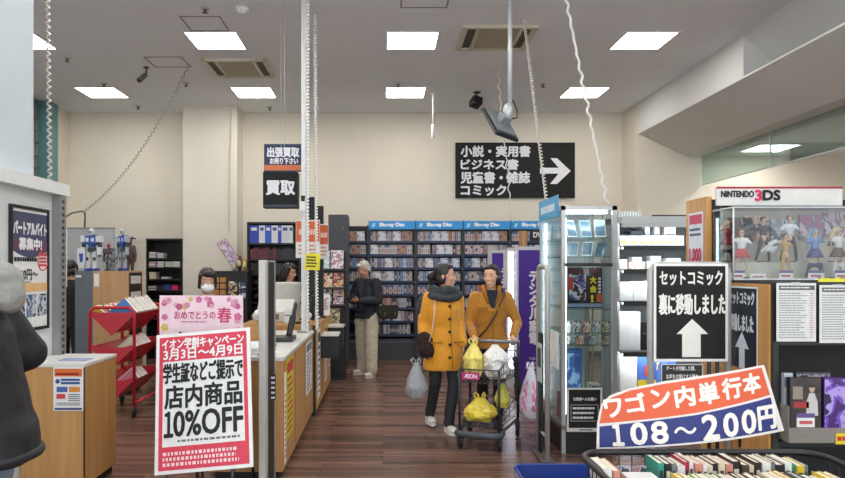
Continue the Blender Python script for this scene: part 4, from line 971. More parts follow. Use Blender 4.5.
def cart_book(cl, tier, y, q, ci, label, lean=0, hh=.2, th=.025, wd=.14, grp='books on the red carts'):
    """a book lying on the slope of a trough, spine up"""
    c = M(cols_[ci][1], .45, 0, .12, 30); b = MB().box(-hh / 2, hh / 2, 0, th, 0, wd, c).box(-hh / 2 + .004, hh / 2 + .0015, .004, th - .004, -.0015, wd - .006, PAPER).box(-hh / 2 + .02, hh / 2 - .05, .004, th - .004, wd, wd + .0012, M((240, 238, 230), .4) if ci not in (1, 5) else M((190, 70, 70), .4))
    o = b.build('book'); z = (.98, .64, .3)[tier]
    o.location = (cl[0] + q * (.157 if tier == 0 else .127), cl[1] + y, z + (.053 if tier == 0 else .026)); o.rotation_euler = (lean, q * math.radians(-41), 0); tag(o, label, 'book', grp); return o
tn = ['top', 'middle', 'bottom']
nb = 0
for tier, n, y0 in ((0, 14, .03), (1, 10, .12), (2, 6, .2)):
    for q in (1, -1):
        for k in range(n if q == 1 else (12 if tier == 0 else 0)):
            ci = [0, 1, 2, 5, 1, 4, 3, 1, 7, 1, 3, 6, 1, 2][(k + tier * 3 + (q < 0) * 2) % 14]
            cart_book(CL, tier, y0 + k * .05, q, ci, '%s book, number %d from the front, %s %s trough side' % (cols_[ci][0], k + 1, tn[tier], 'aisle' if q > 0 else 'wall') + ', near red cart', 0, .22 if tier == 0 else .2, random.uniform(.03, .045), (random.uniform(.17, .21) if q > 0 else random.uniform(.085, .105)) if tier == 0 else random.uniform(.12, .16))
C2 = (-2.55, 8.3, 0)
for k in range(8): cart_book(C2, 0, .04 + k * .06, 1, (k * 3) % 8, '%s book, number %d from the front on the farther red cart' % (cols_[(k * 3) % 8][0], k + 1), 0, .2, .03, .13)

# long till counters
def counter(label, x0, x1, y0, y1, z, white):
    t = thing('till_counter', label, 'counter', (x1, y0, 0))
    B(x0 - x1, 0, 0, y1 - y0, .06, z - .03, oak, 'body', t); B(x0 - x1 + .04, -.03, .03, y1 - y0 - .03, 0, .06, BLACK, 'plinth', t)
    B(x0 - x1 - .01, .012, -.012, y1 - y0, z - .03, z, top_w if white else oakx, 'top', t, .003)
    n = 3
    for k in range(1, n): B(-.001, .0015, (y1 - y0) * k / n - .003, (y1 - y0) * k / n + .003, .06, z - .03, M((120, 84, 50), .6), 'panel_joint', t)
    return t
counter('nearer till counter, oak front with white top facing the aisle', -1.28, -.735, 4.92, 7.04, .905, True)
counter('farther till counter, taller with oak top', -1.5, -.70, 7.1, 8.95, .965, False)
t = thing('counter_post', 'thin black upright strip between the two till counters', 'post', (-.722, 7.07, 0)); B(-.02, .012, -.02, .008, 0, .95, BLACK, 'strip', t); B(-.03, .02, -.022, .012, .95, .956, DGREY, 'cap', t)
def side_sheet(name, label, x, y0, y1, z0, z1, m, cat='poster', group=None, rows=0, rm=None, title=None):
    """sheet fixed to a panel facing the aisle (+x)"""
    t = thing(name, label, cat, (x, (y0 + y1) / 2, (z0 + z1) / 2), PI / 2, group); w = (y1 - y0) / 2; h = (z1 - z0) / 2
    B(-w, w, -.003, 0, -h, h, m, 'sheet', t)
    if rows: bars(t, print_rows(-w * .8, w * .8, -h * .9, h * .55, rows), rm or INK, -.0035)
    if title: B(-w * .85, w * .85, -.0042, -.003, h * .62, h * .9, title, 'title_band', t)
    return t
def zz(py, d): return Z(py, d)
side_sheet('poster', 'yellow poster on the side of the nearer till counter', -.732, 5.07, 5.45, .25, .86, M((222, 206, 44), .5), rows=9, rm=M((190, 80, 60), .5), title=M((206, 60, 60), .5))
side_sheet('poster', 'white notice low on the till counter next to the yellow poster', -.732, 4.96, 5.05, .1, .78, PAPER, rows=12, rm=M((200, 120, 130), .5))
side_sheet('notice', 'white notice on the far end of the nearer till counter', -.732, 6.35, 6.85, .34, .84, PAPER, rows=10, rm=M((110, 120, 140), .5), title=M((120, 130, 150), .5))
side_sheet('notice', 'tall notice with purple blocks on the near end of the farther counter', -.697, 7.14, 7.4, .16, .9, PAPER, rows=8, rm=M((70, 60, 110), .5), title=M((30, 34, 60), .5))
side_sheet('notice', 'white sheet low on the farther counter below the nearer bag ledge', -.697, 8.0, 8.3, .2, .62, PAPER, rows=8, rm=M((190, 90, 100), .5))
side_sheet('poster', 'yellow poster high on the farther counter between the two bag ledges', -.697, 8.0, 8.25, .66, .9, M((226, 206, 60), .5), rows=4)
side_sheet('notice', 'white sheet at the far end of the farther till counter', -.697, 8.55, 8.85, .3, .62, PAPER, rows=7)
for (y, z, w) in ((7.5, .82, 'nearer'), (8.38, .84, 'farther')):
    t = thing('bag_ledge', '%s black bag ledge with white top on the farther till counter' % w, 'ledge', (-.695, y, z), 0, 'bag ledges')
    B(0, .2, 0, .34, -.025, 0, top_w, 'top', t, .003); B(0, .19, .015, .325, -.27, -.025, BLACK, 'box', t)
# things standing on the counters
cz = .906
t = thing('till_screen', 'black till touchscreen on a base on the nearer counter', 'screen', (X(293, 6.0) - .06, 6.0, cz + .001))
MB().cb((-.06, .02, .02), (.26, .26, .04), M((60, 62, 66), .4)).build('base', t, None, .006); MB().cb((.03, .08, .12), (.05, .05, .2), BLACK, rotm(0, .2, 0)).build('neck', t); R = rotm(0, math.radians(12), math.radians(8)); MB().cb((.05, .05, .2), (.03, .34, .28), M((34, 35, 38), .4), R).build('screen_panel', t, None, .006)
MB().cb(Vector((.05, .05, .2)) + R @ V3(-.0165, 0, 0), (.002, .3, .24), M((20, 24, 30), .15), R).build('display', t)
MB().cb(Vector((.05, .05, .2)) + R @ V3(0.0165, 0, 0), (.004, .1, .1), DGREY, R).build('rear_plate', t)
t = thing('cash_drawer', 'dark cash drawer unit under the till screen', 'till', (-1.15, 5.98, cz + .001)); B(-.14, .08, -.2, .2, 0, .1, M((70, 72, 76), .4), 'case', t, .005); B(.081, .084, -.17, .17, .015, .085, M((52, 54, 58), .4), 'drawer_front', t); MB().tube([(.084, 0, .06), (.09, 0, .06)], .012, STEEL, 12).build('lock', t)
t = thing('paper_tray', 'white tray with leaflets at the near end of the till counter', 'tray', (-1.0, 5.2, cz + .001), .3); B(-.17, .17, -.14, .14, 0, .014, WHITE, 'tray', t, .004); MB().cb((0, 0, .04), (.3, .24, .03), M((226, 230, 234), .4), rotm(.12, 0, .1)).build('leaflets', t)
t = thing('stapled_stand', 'small oak stand board at the back of the nearer counter', 'stand', (-1.05, 5.55, cz + .001)); B(-.2, .16, 0, .02, 0, .17, oakx, 'board', t); B(-.2, .16, -.05, .06, 0, .012, oakx, 'foot', t)
o = B(-.04, .04, -.03, .03, 0, .004, M((70, 60, 90), .5), 'card'); o.location = (-.9, 5.02, cz + .001); tag(o, 'small purple card lying on the front edge of the till counter', 'card')
c2z = .966
t = thing('register', 'white cash register on the farther till counter', 'register', (-1.19, 7.35, c2z + .001)); B(-.2, .2, 0, .28, 0, .12, M((214, 212, 206), .4), 'case', t, .008); MB().add([(-.2, .05, .12), (.2, .05, .12), (.2, .27, .12), (-.2, .27, .12), (-.2, .16, .24), (.2, .16, .24), (.2, .27, .24), (-.2, .27, .24)], [(0, 1, 5, 4), (4, 5, 6, 7), (0, 4, 7, 3), (1, 2, 6, 5), (3, 7, 6, 2), (0, 3, 2, 1)], M((222, 220, 214), .4)).build('keyboard_hood', t); B(-.03, .05, -.003, 0, .03, .09, M((120, 120, 120), .5), 'badge', t); B(-.15, .15, .1, .1005, .1, .1005, BLACK, 'slot', t)
t = thing('monitor', 'white back of a till monitor standing on the farther counter', 'monitor', (-1.12, 7.88, c2z + .001), .35); MB().cb((0, 0, .012), (.22, .18, .024), M((206, 204, 198), .4)).build('base', t, None, .006); MB().cb((0, .02, .12), (.05, .04, .2), M((206, 204, 198), .4)).build('neck', t); MB().cb((.0, .0, .3), (.3, .05, .26), M((220, 218, 212), .4), rotm(.2, 0, 0)).build('housing', t, None, .012); MB().cb((.0, .032, .294), (.27, .006, .22), M((24, 26, 32), .15), rotm(.2, 0, 0)).build('display', t)
t = thing('till_screen', 'second black slanted customer screen at the end of the farther counter', 'screen', (-.84, 7.18, c2z + .001)); MB().cb((-.02, .0, .01), (.14, .14, .02), BLACK).build('base', t, None, .004); MB().cb((0, .02, .06), (.03, .03, .1), BLACK).build('neck', t); MB().cb((.05, .02, .18), (.022, .24, .26), M((44, 44, 48), .35), rotm(0, .35, 0)).build('screen_panel', t, None, .004)
wm = M((216, 214, 208), .5)
bx_ = [('receipt_printer', 'white receipt printer beside the slanted customer screen', -1.0, 7.2, .12, .12, .15), ('card_reader', 'grey card reader on the aisle edge of the farther counter', -.735, 7.52, .06, .12, .05), ('box_stack', 'white carton near the power cables on the farther counter', -.95, 8.2, .2, .22, .3), ('printer', 'pale office printer at the far end of the farther counter', -1.2, 8.45, .34, .3, .26)]
for n, lb, x, y, w, dd, hh in bx_:
    t = thing(n, lb, n.replace('_', ' '), (x, y, c2z + .001)); MB().cb((0, 0, hh / 2), (w, dd, hh), wm if 'grey' not in lb else GREYP).build('case', t, None, .008); B(-w * .4, w * .4, -dd / 2 - .002, -dd / 2, hh * .55, hh * .62, DGREY, 'slot', t); MB().cb((0, 0, hh + .004), (w * .7, dd * .6, .008), M((190, 190, 186), .5)).build('lid', t)
for k, (x, y, w) in enumerate(((-.82, 8.36, 'first'), (-.75, 8.5, 'second'), (-.84, 8.62, 'third'))):
    t = thing('leaflet_stand', 'clear leaflet stand with printed sheet, %s along the farther counter' % w, 'leaflet stand', (x, y, c2z + .001), 0, 'leaflet stands'); MB().cb((0, 0, .01), (.15, .09, .02), WHITE).build('base', t); MB().cb((0, .02, .14), (.15, .008, .25), M((232, 232, 230), .4), rotm(-.15, 0, 0)).build('sheet', t); MB().cb((0, .013, .14), (.11, .002, .16), art([(200, 206, 214), (150, 170, 190), (214, 160, 150), (240, 240, 240)], 16), rotm(-.15, 0, 0)).build('print', t)
o = thing('plastic_bag', 'crumpled white carrier bag lying by the register', 'bag', (-1.3, 7.2, c2z + .006)); q = MB().ell((0, 0, .07), (.12, .1, .07), M((230, 230, 230), .4)).ell((.05, .02, .12), (.07, .06, .05), M((230, 230, 230), .4)); blob(q, 'bag_body', o, .012, 1, .02, 14); MB().tube([(.05, 0, .15), (.07, 0, .2), (.1, 0, .19), (.1, 0, .14)], .006, M((230, 230, 230), .4), 6).build('handle', o)
t = thing('bottle', 'small blue topped bottle beside the near till gate', 'bottle', (-1.2, 6.9, cz + .001)); MB().tube([(0, 0, 0), (0, 0, .12), (0, 0, .15), (0, 0, .17)], [.03, .03, .014, .014], M((150, 190, 206), .3), 12).build('bottle_body', t); MB().tube([(0, 0, .17), (0, 0, .2)], .017, M((60, 110, 160), .4), 12).build('cap', t)
for k, (x, y, sc_, lbx) in enumerate(((-.85, 7.42, (.13, .12, .17), 'white carrier bag slumped beside the till monitor'), (-.84, 7.86, (.15, .15, .2), 'white carrier bag standing at the aisle edge of the farther counter'), (-1.25, 8.1, (.13, .12, .15), 'small white carrier bag at the staff side of the farther counter'))):
    o = thing('plastic_bag', lbx, 'bag', (x, y, c2z + .002)); q = MB().ell((0, 0, sc_[2] * .4), (sc_[0] / 2, sc_[1] / 2, sc_[2] * .4), M((230, 230, 230), .4)).cap((0, 0, sc_[2] * .6), sc_[0] * .3, (.01, 0, sc_[2] * .9), sc_[0] * .1, M((230, 230, 230), .4)); blob(q, 'bag_body', o, .01, 1, .018, 16)
    for e in (-1, 1): MB().tube([(e * .01, 0, sc_[2]), (e * .03, 0, sc_[2] + .05), (e * .05, 0, sc_[2] + .04), (e * .02, 0, sc_[2] * .95)], .005, M((230, 230, 230), .4), 6).build('handle', o)
# orange signs on black posts, yellow note
for k, (a, b_, y0, y1, d, w, ph) in enumerate(((296, 320, 220, 258, 7.7, 'nearer and larger', 197), (319.5, 328.5, 224, 259, 8.0, 'farther and narrower', 206))):
    t = thing('orange_sign', '%s orange and white sign board on a black post over the tills' % w, 'sign', (X((a + b_) / 2, d), d, c2z), 0, 'orange boards over the tills'); hw = (b_ - a) * d / FL / 2
    B(-hw, hw, -.02, -.008, Z(y1, d) - c2z, Z(y0, d) - c2z, PAPER, 'board', t); zt_ = Z(y0, d) - c2z; zb_ = Z(y1, d) - c2z; zm = zb_ + (zt_ - zb_) * .42
    B(-hw * .97, hw * .97, -.022, -.02, zm, zt_ - .015, M((226, 110, 62), .5), 'orange_field', t)
    bars(t, print_rows(-hw * .75, hw * .75, zm + (zt_ - zm) * .3, zm + (zt_ - zm) * .6, 1, .8, .02, 5), M((250, 206, 186), .5), -.0225)
    bars(t, print_rows(-hw * .8, hw * .8, zb_ + .03, zm - .02, 3), M((226, 150, 120), .5), -.0205)
    B(hw - .2, hw - .06, -.008, .04, 0, Z(ph, d) - c2z, BLACK, 'post', t, .004); MB().cb((hw - .13, .02, .008), (.2, .16, .016), BLACK).build('base', t)
g = Sign('paper_note', 'bright yellow paper note with black writing hung on the cable by the power pole', 'note', 305, 320, 253.5, 270, 6.592, M((228, 216, 44), .55), .003)
g.t.rotation_euler = (0, math.radians(3), 0); bars(g.t, print_rows(-.06, .06, -.06, .06, 4, .5), INK, -.001)
# magazine rack at the end of the counters
d = 9.35
t = thing('magazine_rack', 'dark rack of flyers and magazines beside the grey-haired man', 'rack', (X(331, d), d, 0)); w = .2
B(-w, w, .12, .3, .06, 1.8, BLACK, 'back', t); B(-w, w, 0, .3, 0, .06, BLACK, 'base', t)
for k, z in enumerate((1.56, 1.3, 1.06, .78)): B(-w, w, .02, .12, z - .03, z - .01, DGREY, 'ledge', t)
for k, (x, z, w_, h_, c, lb) in enumerate(((.08, 1.56, .18, .26, [(236, 236, 238), (226, 228, 234), (200, 120, 130), (150, 160, 180)], 'white flyer with small pictures in the magazine rack, upper right'), (-.1, 1.56, .15, .25, [(120, 190, 180), (230, 236, 236), (180, 210, 210)], 'pale green flyer in the magazine rack, upper left'), (.1, 1.3, .14, .2, [(206, 120, 70), (230, 200, 160), (90, 60, 60), (190, 60, 70)], 'orange magazine in the rack below the white flyer'), (-.05, 1.3, .13, .2, [(210, 150, 90), (240, 220, 200), (120, 60, 70)], 'tan magazine in the rack left of the orange one'), (.1, 1.06, .15, .21, [(180, 130, 160), (230, 210, 220), (70, 60, 80), (220, 170, 90)], 'pink magazine on the third tier of the rack'), (-.07, 1.06, .14, .21, [(226, 226, 226), (160, 160, 170), (80, 80, 100)], 'grey magazine on the third tier of the rack'), (.02, .78, .2, .22, [(200, 180, 120), (90, 80, 60), (220, 210, 190)], 'yellowish magazine on the lowest tier of the rack'))):
    o = MB().cb((0, 0, h_ / 2), (w_, .008, h_), art(c, 20)).build('magazine'); o.location = (t.location.x + x, d + .055, z - .004); o.rotation_euler = (-.12, 0, 0); tag(o, lb, 'magazine', 'papers in the magazine rack')

# sign stand in the aisle
yt, yb = 4.3, 4.05; zt, zb = Z(331, yt), Z(471.5, yb); mid = V3((X(202.5, yt) + X(204.5, yb)) / 2, (yt + yb) / 2, (zt + zb) / 2); Lh = math.hypot(zt - zb, yt - yb); tilt = math.atan2(yt - yb, zt - zb)
t = thing('sign_stand', 'red and white discount poster on a slanted stand in the aisle', 'sign', mid); t.rotation_euler = (-tilt, math.radians(-5), 0)
w, h = .3, Lh / 2; rd = M((222, 62, 84), .5)
B(-w, w, 0, .012, -h, h, M((240, 240, 238), .5), 'board', t)
fz = lambda f: h - f * 2 * h
B(-w + .022, w - .022, -.002, 0, fz(.975), fz(.025), rd, 'red_field', t); B(-w + .046, w - .046, -.003, -.002, fz(.815), fz(.208), M((238, 238, 236), .5), 'white_field', t)
wt = M((246, 246, 246), .5)
letters(t, [('イオン学割キャンペーン', 0, fz(.078), .52, .066), ('3月3日〜4月9日', 0, fz(.157), .5, .068)], wt, -.006, 'lettering', .03)
letters(t, [('学生証などご提示で', 0, fz(.295), .5, .122), ('店内商品', 0, fz(.467), .48, .14), ('１', -.215, fz(.66), .05, .15), ('0%OFF', .03, fz(.66), .425, .15)], INK, -.006, 'lettering', .03)
bars(t, print_rows(-.16, .23, fz(.79), fz(.77), 1, .8, .02, 14), M((110, 110, 110), .5), -.004)
bars(t, print_rows(-.25, .22, fz(.955), fz(.845), 3, .62, .08, 26), M((248, 220, 222), .5), -.004)
dk = M((70, 70, 72), .4, .5)
R_ = t.rotation_euler.to_matrix(); inv = R_.inverted()
def wl(p): return inv @ (Vector(p) - mid)
for q in (-1, 1):
    MB().tube([wl(V3(mid.x + q * .2, 3.985, .012)), wl(V3(mid.x + q * .2, 4.10, .326)), wl(V3(mid.x + q * .2, 4.36, 1.14))], .011, dk, 8).build('front_leg', t); MB().tube([wl(V3(mid.x + q * .2, 4.37, 1.12)), wl(V3(mid.x + q * .2, 4.78, .012))], .011, dk, 8).build('rear_leg', t)
MB().tube([wl(V3(mid.x - .2, 4.055, .19)), wl(V3(mid.x + .2, 4.055, .19))], .01, dk, 8).build('cross_bar', t)
# pink spring poster behind it
d = 4.56; g = Sign('spring_poster', 'pink spring greeting poster with blossoms standing above the red poster', 'poster', 159.5, 243, 295.5, 352, d, M((250, 220, 230), .5), .008)
pk = MB(); pc = [M((236, 120, 170), .5), M((242, 160, 196), .5), M((246, 220, 120), .5), M((244, 184, 208), .5)]
rr = random.Random(5); W_ = g.w / 2; H_ = g.h / 2
for k in range(26):
    x = rr.uniform(-W_ + .03, W_ - .03); z = H_ - .022 - rr.random() ** 1.6 * .06 if k < 18 else rr.uniform(-.05, H_ - .03); x = x if k < 18 else rr.choice([-W_ + .035, W_ - .035]); r = rr.uniform(.014, .028); m_ = pc[k % 4]
    for a in range(5):
        q = a * 2 * PI / 5 + k; cx, cz_ = x + r * .6 * math.cos(q), z + r * .6 * math.sin(q); pk.add([(cx + r * .5 * math.cos(e), -.001 - k * .00005, min(H_ - .002, cz_ + r * .5 * math.sin(e))) for e in [2 * PI * j / 8 for j in range(8)]], [tuple(range(8))], m_)
pk.build('blossoms', g.t)
letters(g.t, [('おめでとうの', g.x(195), g.z(315), 41 * g.k, 7.5 * g.k)], M((196, 60, 110), .5), -.004, 'lettering', .02); letters(g.t, [('春', g.x(224.5), g.z(315), 14 * g.k, 15 * g.k)], M((206, 50, 104), .5), -.004, 'lettering', .015)
bars(g.t, print_rows(g.x(181), g.x(207), g.z(323), g.z(320.5), 1, .5, .1, 4), M((206, 130, 160), .5), -.002)
MB().tube([(0, .02, H_ - .1), (0, .03, -1.13)], .009, dk, 8).tube([(-.18, .03, -H_ - Z(352, d) + .01), (.18, .03, -H_ - Z(352, d) + .01)], .009, dk, 8).build('support', g.t)

# ------------------------------------------------------------------ security gates
gm_ = M((182, 180, 176), .4, .2)
def gate(label, loc, rz, L_, Hh, pt=0, plate=True):
    t = thing('security_gate', label, 'security gate', loc, rz)
    MB().tube([(0, 0, .0), (0, 0, Hh - .04), (.02, 0, Hh - .01), (.05, 0, Hh), (L_ - .05, 0, Hh), (L_ - .02, 0, Hh - .01), (L_, 0, Hh - .04), (L_, 0, 0)], .021, gm_, 14).build('loop_frame', t)
    MB().cb((L_ / 2, 0, .012), (L_ + .08, .11, .024), M((90, 84, 80), .5)).build('base', t, None, .006)
    for z in (.2, .75) if not plate else (.2,): MB().bar((0, 0, z), (L_, 0, z), .012, gm_).build('cross_bar', t)
    if plate: MB().box(L_ - .125, L_ - .025, -.011, .011, .03, pt or Hh - .07, BLACK).build('antenna_panel', t, None, .006)
    return t
G1 = thing('security_gate', 'security gate pedestal by the red discount poster, left of the aisle', 'security gate', (-.805, 4.46, 0), PI / 2)
B(0, .1, -.024, .024, .02, 1.61, M((196, 193, 186), .45, .1), 'front_post', G1, .006); B(.1, .38, -.02, .02, .05, 1.6, M((24, 24, 26), .5), 'antenna_panel', G1, .004); B(.38, .42, -.024, .024, .02, 1.61, M((150, 148, 144), .45, .1), 'rear_post', G1, .006); B(-.03, .45, -.05, .05, 0, .02, M((90, 84, 80), .5), 'base', G1)
o = MB().cb((0, 0, 0), (.05, .003, .18), BLACK).build('gate_notice'); o.location = (-.778, 4.7, .72); tag(o, 'small black notice with white print on the left gate post', 'notice')
bars(o, [(-.02, .02, .06 - k * .035, .075 - k * .035) for k in range(5)], M((220, 220, 220), .5), -.002)
G2 = gate('security gate pedestal right of the aisle before the glass showcase', (1.315, 5.36, 0), PI / 2, .3, 1.57, 1.02)
o = MB().cb((0, 0, 0), (.004, .16, .32), M((206, 210, 208), .4)).build('gate_notice'); o.location = (1.315 - .0235, 5.53, .78); tag(o, 'white notice on the aisle side of the right gate', 'notice')
B(-.0035, -.002, -.06, .06, -.04, .12, M((60, 62, 66), .5), 'print_block', o)
G3 = gate('security gate facing the entrance carrying the black comic notice', (1.645, 4.12, 0), 0, .475, 1.575, plate=False)
for q in (.36, .41): MB().bar((q, 0, .2), (q, 0, 1.5), .012, M((40, 44, 50), .4)).build('inner_bar', G3)
k3 = 4.09
g = Sign('comic_notice', 'black white-bordered notice with up arrow on the gate facing the entrance', 'sign', 653.5, 728, 263.5, 361.5, k3, M((20, 19, 18), .75), .006, 0, M((236, 236, 232), .5), .016)
g.text([('セットコミック', 659.5, 722, 271, 285), ('裏に移動しました', 659, 725.5, 294, 314.5)], M((238, 236, 228), .5), .028)
MB().prism([(g.x(682), g.z(357)), (g.x(700.5), g.z(357)), (g.x(700.5), g.z(334)), (g.x(708), g.z(334)), (g.x(692), g.z(319)), (g.x(676.5), g.z(334)), (g.x(682), g.z(334))], -.003, -.001, M((238, 236, 228), .5)).build('arrow', g.t)
g = Sign('gate_notice', 'small black notice below the comic notice on the gate', 'notice', 661, 703, 364, 400, k3, M((26, 26, 27), .45), .004, 0, M((200, 200, 196), .5), .006)
g.text([('ゲートが作動した際、', 666, 695, 366, 370.5), ('お声をお掛けする場合', 666, 698, 374, 379), ('がございます', 666, 686, 383, 388)], M((226, 224, 218), .5), .02)

# ================================================================== TROLLEY AND BAGS
TC = Vector((.93, 6.0, 0)); TR = math.radians(-21); TM = Matrix.Translation(TC) @ Matrix.Rotation(TR, 4, 'Z')
t = thing('shopping_trolley', 'dark wire shopping trolley loaded with yellow and white bags', 'trolley', TC, TR)
fm = M((62, 64, 68), .35, .5); wm_ = M((84, 86, 90), .35, .6)
zF, zB, zr = .575, .69, .8
fw, rw = .17, .225; yf, yr = -.31, .30
fr = MB()
for q in (-1, 1):
    fr.tube([(q * fw, yf, .15), (q * fw, yf + .0, .69)], .012, fm).tube([(q * rw, yr, .12), (q * rw, yr, .8), (q * rw, yr + .03, .86)], .013, fm).tube([(q * fw, yf, .15), (q * rw, yr, .17)], .012, fm)
fr.build('frame', t)
MB().tube([(-rw - .01, yr + .03, .87), (rw + .01, yr + .03, .87)], .017, M((150, 150, 152), .3, .4), 12).build('handle', t)
MB().tube([(-fw - .015, yf + .07, .145), (-fw - .015, yf - .02, .145), (-fw + .03, yf - .055, .145), (fw - .03, yf - .055, .145), (fw + .015, yf - .02, .145), (fw + .015, yf + .07, .145)], .027, M((74, 80, 88), .45), 10).build('bumper', t)
def wires(name, zb_, ztf, ztr, ins, y0, y1):
    w = MB()
    def wx(y): return fw - ins + (rw - fw) * (y - yf) / (yr - yf)
    def zt_(y): return ztf + (ztr - ztf) * (y - y0) / (y1 - y0)
    for z_ in (0, .5, 1):
        w.tube([(-wx(y0), y0, zb_ + (ztf - zb_) * z_), (wx(y0), y0, zb_ + (ztf - zb_) * z_), (wx(y1), y1, zb_ + (ztr - zb_) * z_), (-wx(y1), y1, zb_ + (ztr - zb_) * z_)], .006 if z_ == 1 else .0035, wm_, 6, True)
    for k in range(9):
        y = y0 + (y1 - y0) * k / 8; x = wx(y)
        w.tube([(-x, y, zt_(y)), (-x, y, zb_), (x, y, zb_), (x, y, zt_(y))], .003, wm_, 5)
    for k in range(1, 8):
        f = -1 + 2 * k / 8
        w.tube([(wx(y0) * f, y0, ztf), (wx(y0) * f, y0, zb_), (wx(y1) * f, y1, zb_), (wx(y1) * f, y1, ztr)], .003, wm_, 5)
    return w.build(name, t)
wires('wire_basket', zF, zB, zr, .0, yf, yr - .05); wires('lower_rack', .19, .24, .36, .02, yf + .02, yr - .02)
for q, y, x in ((-1, yf + .03, fw), (1, yf + .03, fw), (-1, yr, rw), (1, yr, rw)):
    c = MB().tube([(q * x - .013, y, .062), (q * x + .013, y, .062)], .06, M((24, 24, 26), .6), 18).build('caster', t); MB().tube([(q * x - .015, y, .062), (q * x + .015, y, .062)], .022, GREYP, 12).build('hub', c); MB().cb((q * x, y, .12), (.042, .06, .05), fm).build('fork', c)
pl = MB().cb((-.07, yf - .012, .635), (.15, .006, .058), M((206, 30, 122), .4)).build('name_plate', t); letters(pl, [('ÆON', -.07, .635, .11, .034)], M((240, 236, 240), .4), yf - .018, 'lettering', .05)

def bag(label, pos, sz, rgb, alpha=1, seed=1, neck=.35, rz=0, wr=.12, handles=True, stripes=None, group=None):
    """thin carrier bag: full below, gathered at a neck with two loops"""
    r = random.Random(seed); t = thing('carrier_bag', label, 'bag', pos, rz, group); m = film(rgb, alpha) if alpha < 1 else M(rgb, .35, 0, .08, 20)
    n, k = 64, 40; vs = []; fs = []; ph = r.random() * 20
    for i in range(k + 1):
        f = i / k; z = f * sz[2]
        if f < .3: rad = .62 + .38 * math.sin(f / .3 * PI / 2)
        elif f < 1 - neck: rad = 1.0
        else: rad = 1.0 - .78 * ((f - 1 + neck) / neck) ** 1.1
        if i == 0: rad = .5
        for j in range(n):
            q = 2 * PI * j / n; p = Vector((math.cos(q) * rad, math.sin(q) * rad, f * 2.2))
            w = noise.noise(p * 1.6 + Vector((ph, 0, 0))) + .6 * noise.noise(Vector((math.cos(q) * 5, math.sin(q) * 5, f * 2.5 + ph))) + .7 * (.4 - abs(noise.noise(p * 3.1 + Vector((0, ph, 0))))) + .45 * (.3 - abs(noise.noise(p * 6.5 + Vector((ph, ph, 0)))))
            rr_ = rad * (1 + wr * 1.6 * w)
            vs.append((math.cos(q) * rr_ * sz[0] / 2, math.sin(q) * rr_ * sz[1] / 2, z + wr * .12 * sz[2] * noise.noise(p * 2.2) * (0 if i == 0 else 1)))
    for i in range(k):
        for j in range(n): fs.append((i * n + j, i * n + (j + 1) % n, (i + 1) * n + (j + 1) % n, (i + 1) * n + j))
    fs += [tuple(range(n - 1, -1, -1)), tuple(k * n + j for j in range(n))]
    b = MB().add(vs, fs, m, True)
    if stripes:
        k0 = b.mi_(M(stripes, .35)); nq = n * k
        for fi in range(nq):
            j = fi % n; i = fi // n
            if (j // 5) % 2 == 0 and 6 < i < 30 and (i // 3 + j // 2) % 3: b.mi[fi] = k0
    b.build('bag_body', t)
    if handles:
        for q in (-1, 1):
            x = q * sz[0] * .1
            MB().tube([(x - .012, 0, sz[2] * .97), (x * 1.6 - .02, 0, sz[2] + .03), (x * 1.5, .01, sz[2] + .045), (x * 1.2 + .015, .01, sz[2] + .025), (x + .012, 0, sz[2] * .97)], .008, M(rgb, .35, 0, .08, 20), 6).build('handle', t)
    return t
W = lambda x, y, z: TM @ Vector((x, y, z))
bag('full yellow carrier bag on the left of the trolley basket', W(-.105, -.07, zF + .012), (.165, .28, .3), (240, 224, 120), 1, 3, .4)
bag('crumpled white carrier bag heaped in the trolley basket', W(.085, -.04, zF + .012), (.2, .34, .29), (240, 238, 236), 1, 8, .35, 0, .2, False)
bag('yellow carrier bag lying on the lower rack of the trolley', W(-.03, -.13, .21), (.27, .22, .21), (240, 216, 84), 1, 5, .5, .2, .17)
bag('pale yellow see-through bag hanging under the trolley basket', W(.13, .05, .31), (.14, .14, .225), (236, 228, 100), .85, 12, .7, 0, .1, False)
bag('white bag with pink print hanging outside the trolley', W(.395, -.03, .25), (.17, .24, .44), (228, 226, 236), .88, 17, .62, .5, .1, True, (220, 120, 180))
o = thing('jacket', 'black jacket hanging over the side of the trolley', 'jacket', W(.262, -.0, .42)); o.rotation_euler = (0, 0, TR)
q = MB().cap((0, 0, .33), .018, (.012, 0, .05), .024, M((26, 26, 30), .8)).cap((0, -.06, .32), .018, (.014, -.07, .0), .022, M((26, 26, 30), .8)).cap((0, .05, .33), .018, (.01, .07, .02), .022, M((26, 26, 30), .8)).cap((-.02, -.06, .345), .016, (-.02, .07, .345), .016, M((26, 26, 30), .8))
blob(q, 'cloth', o, .01, 2, .01, 14)
bag('translucent grey carrier bag held by the woman in the yellow coat', (X(416.5, 6.3), 6.3, Z(398, 6.3)), (.21, .13, .33), (170, 176, 182), .82, 21, .68, .2, .1)

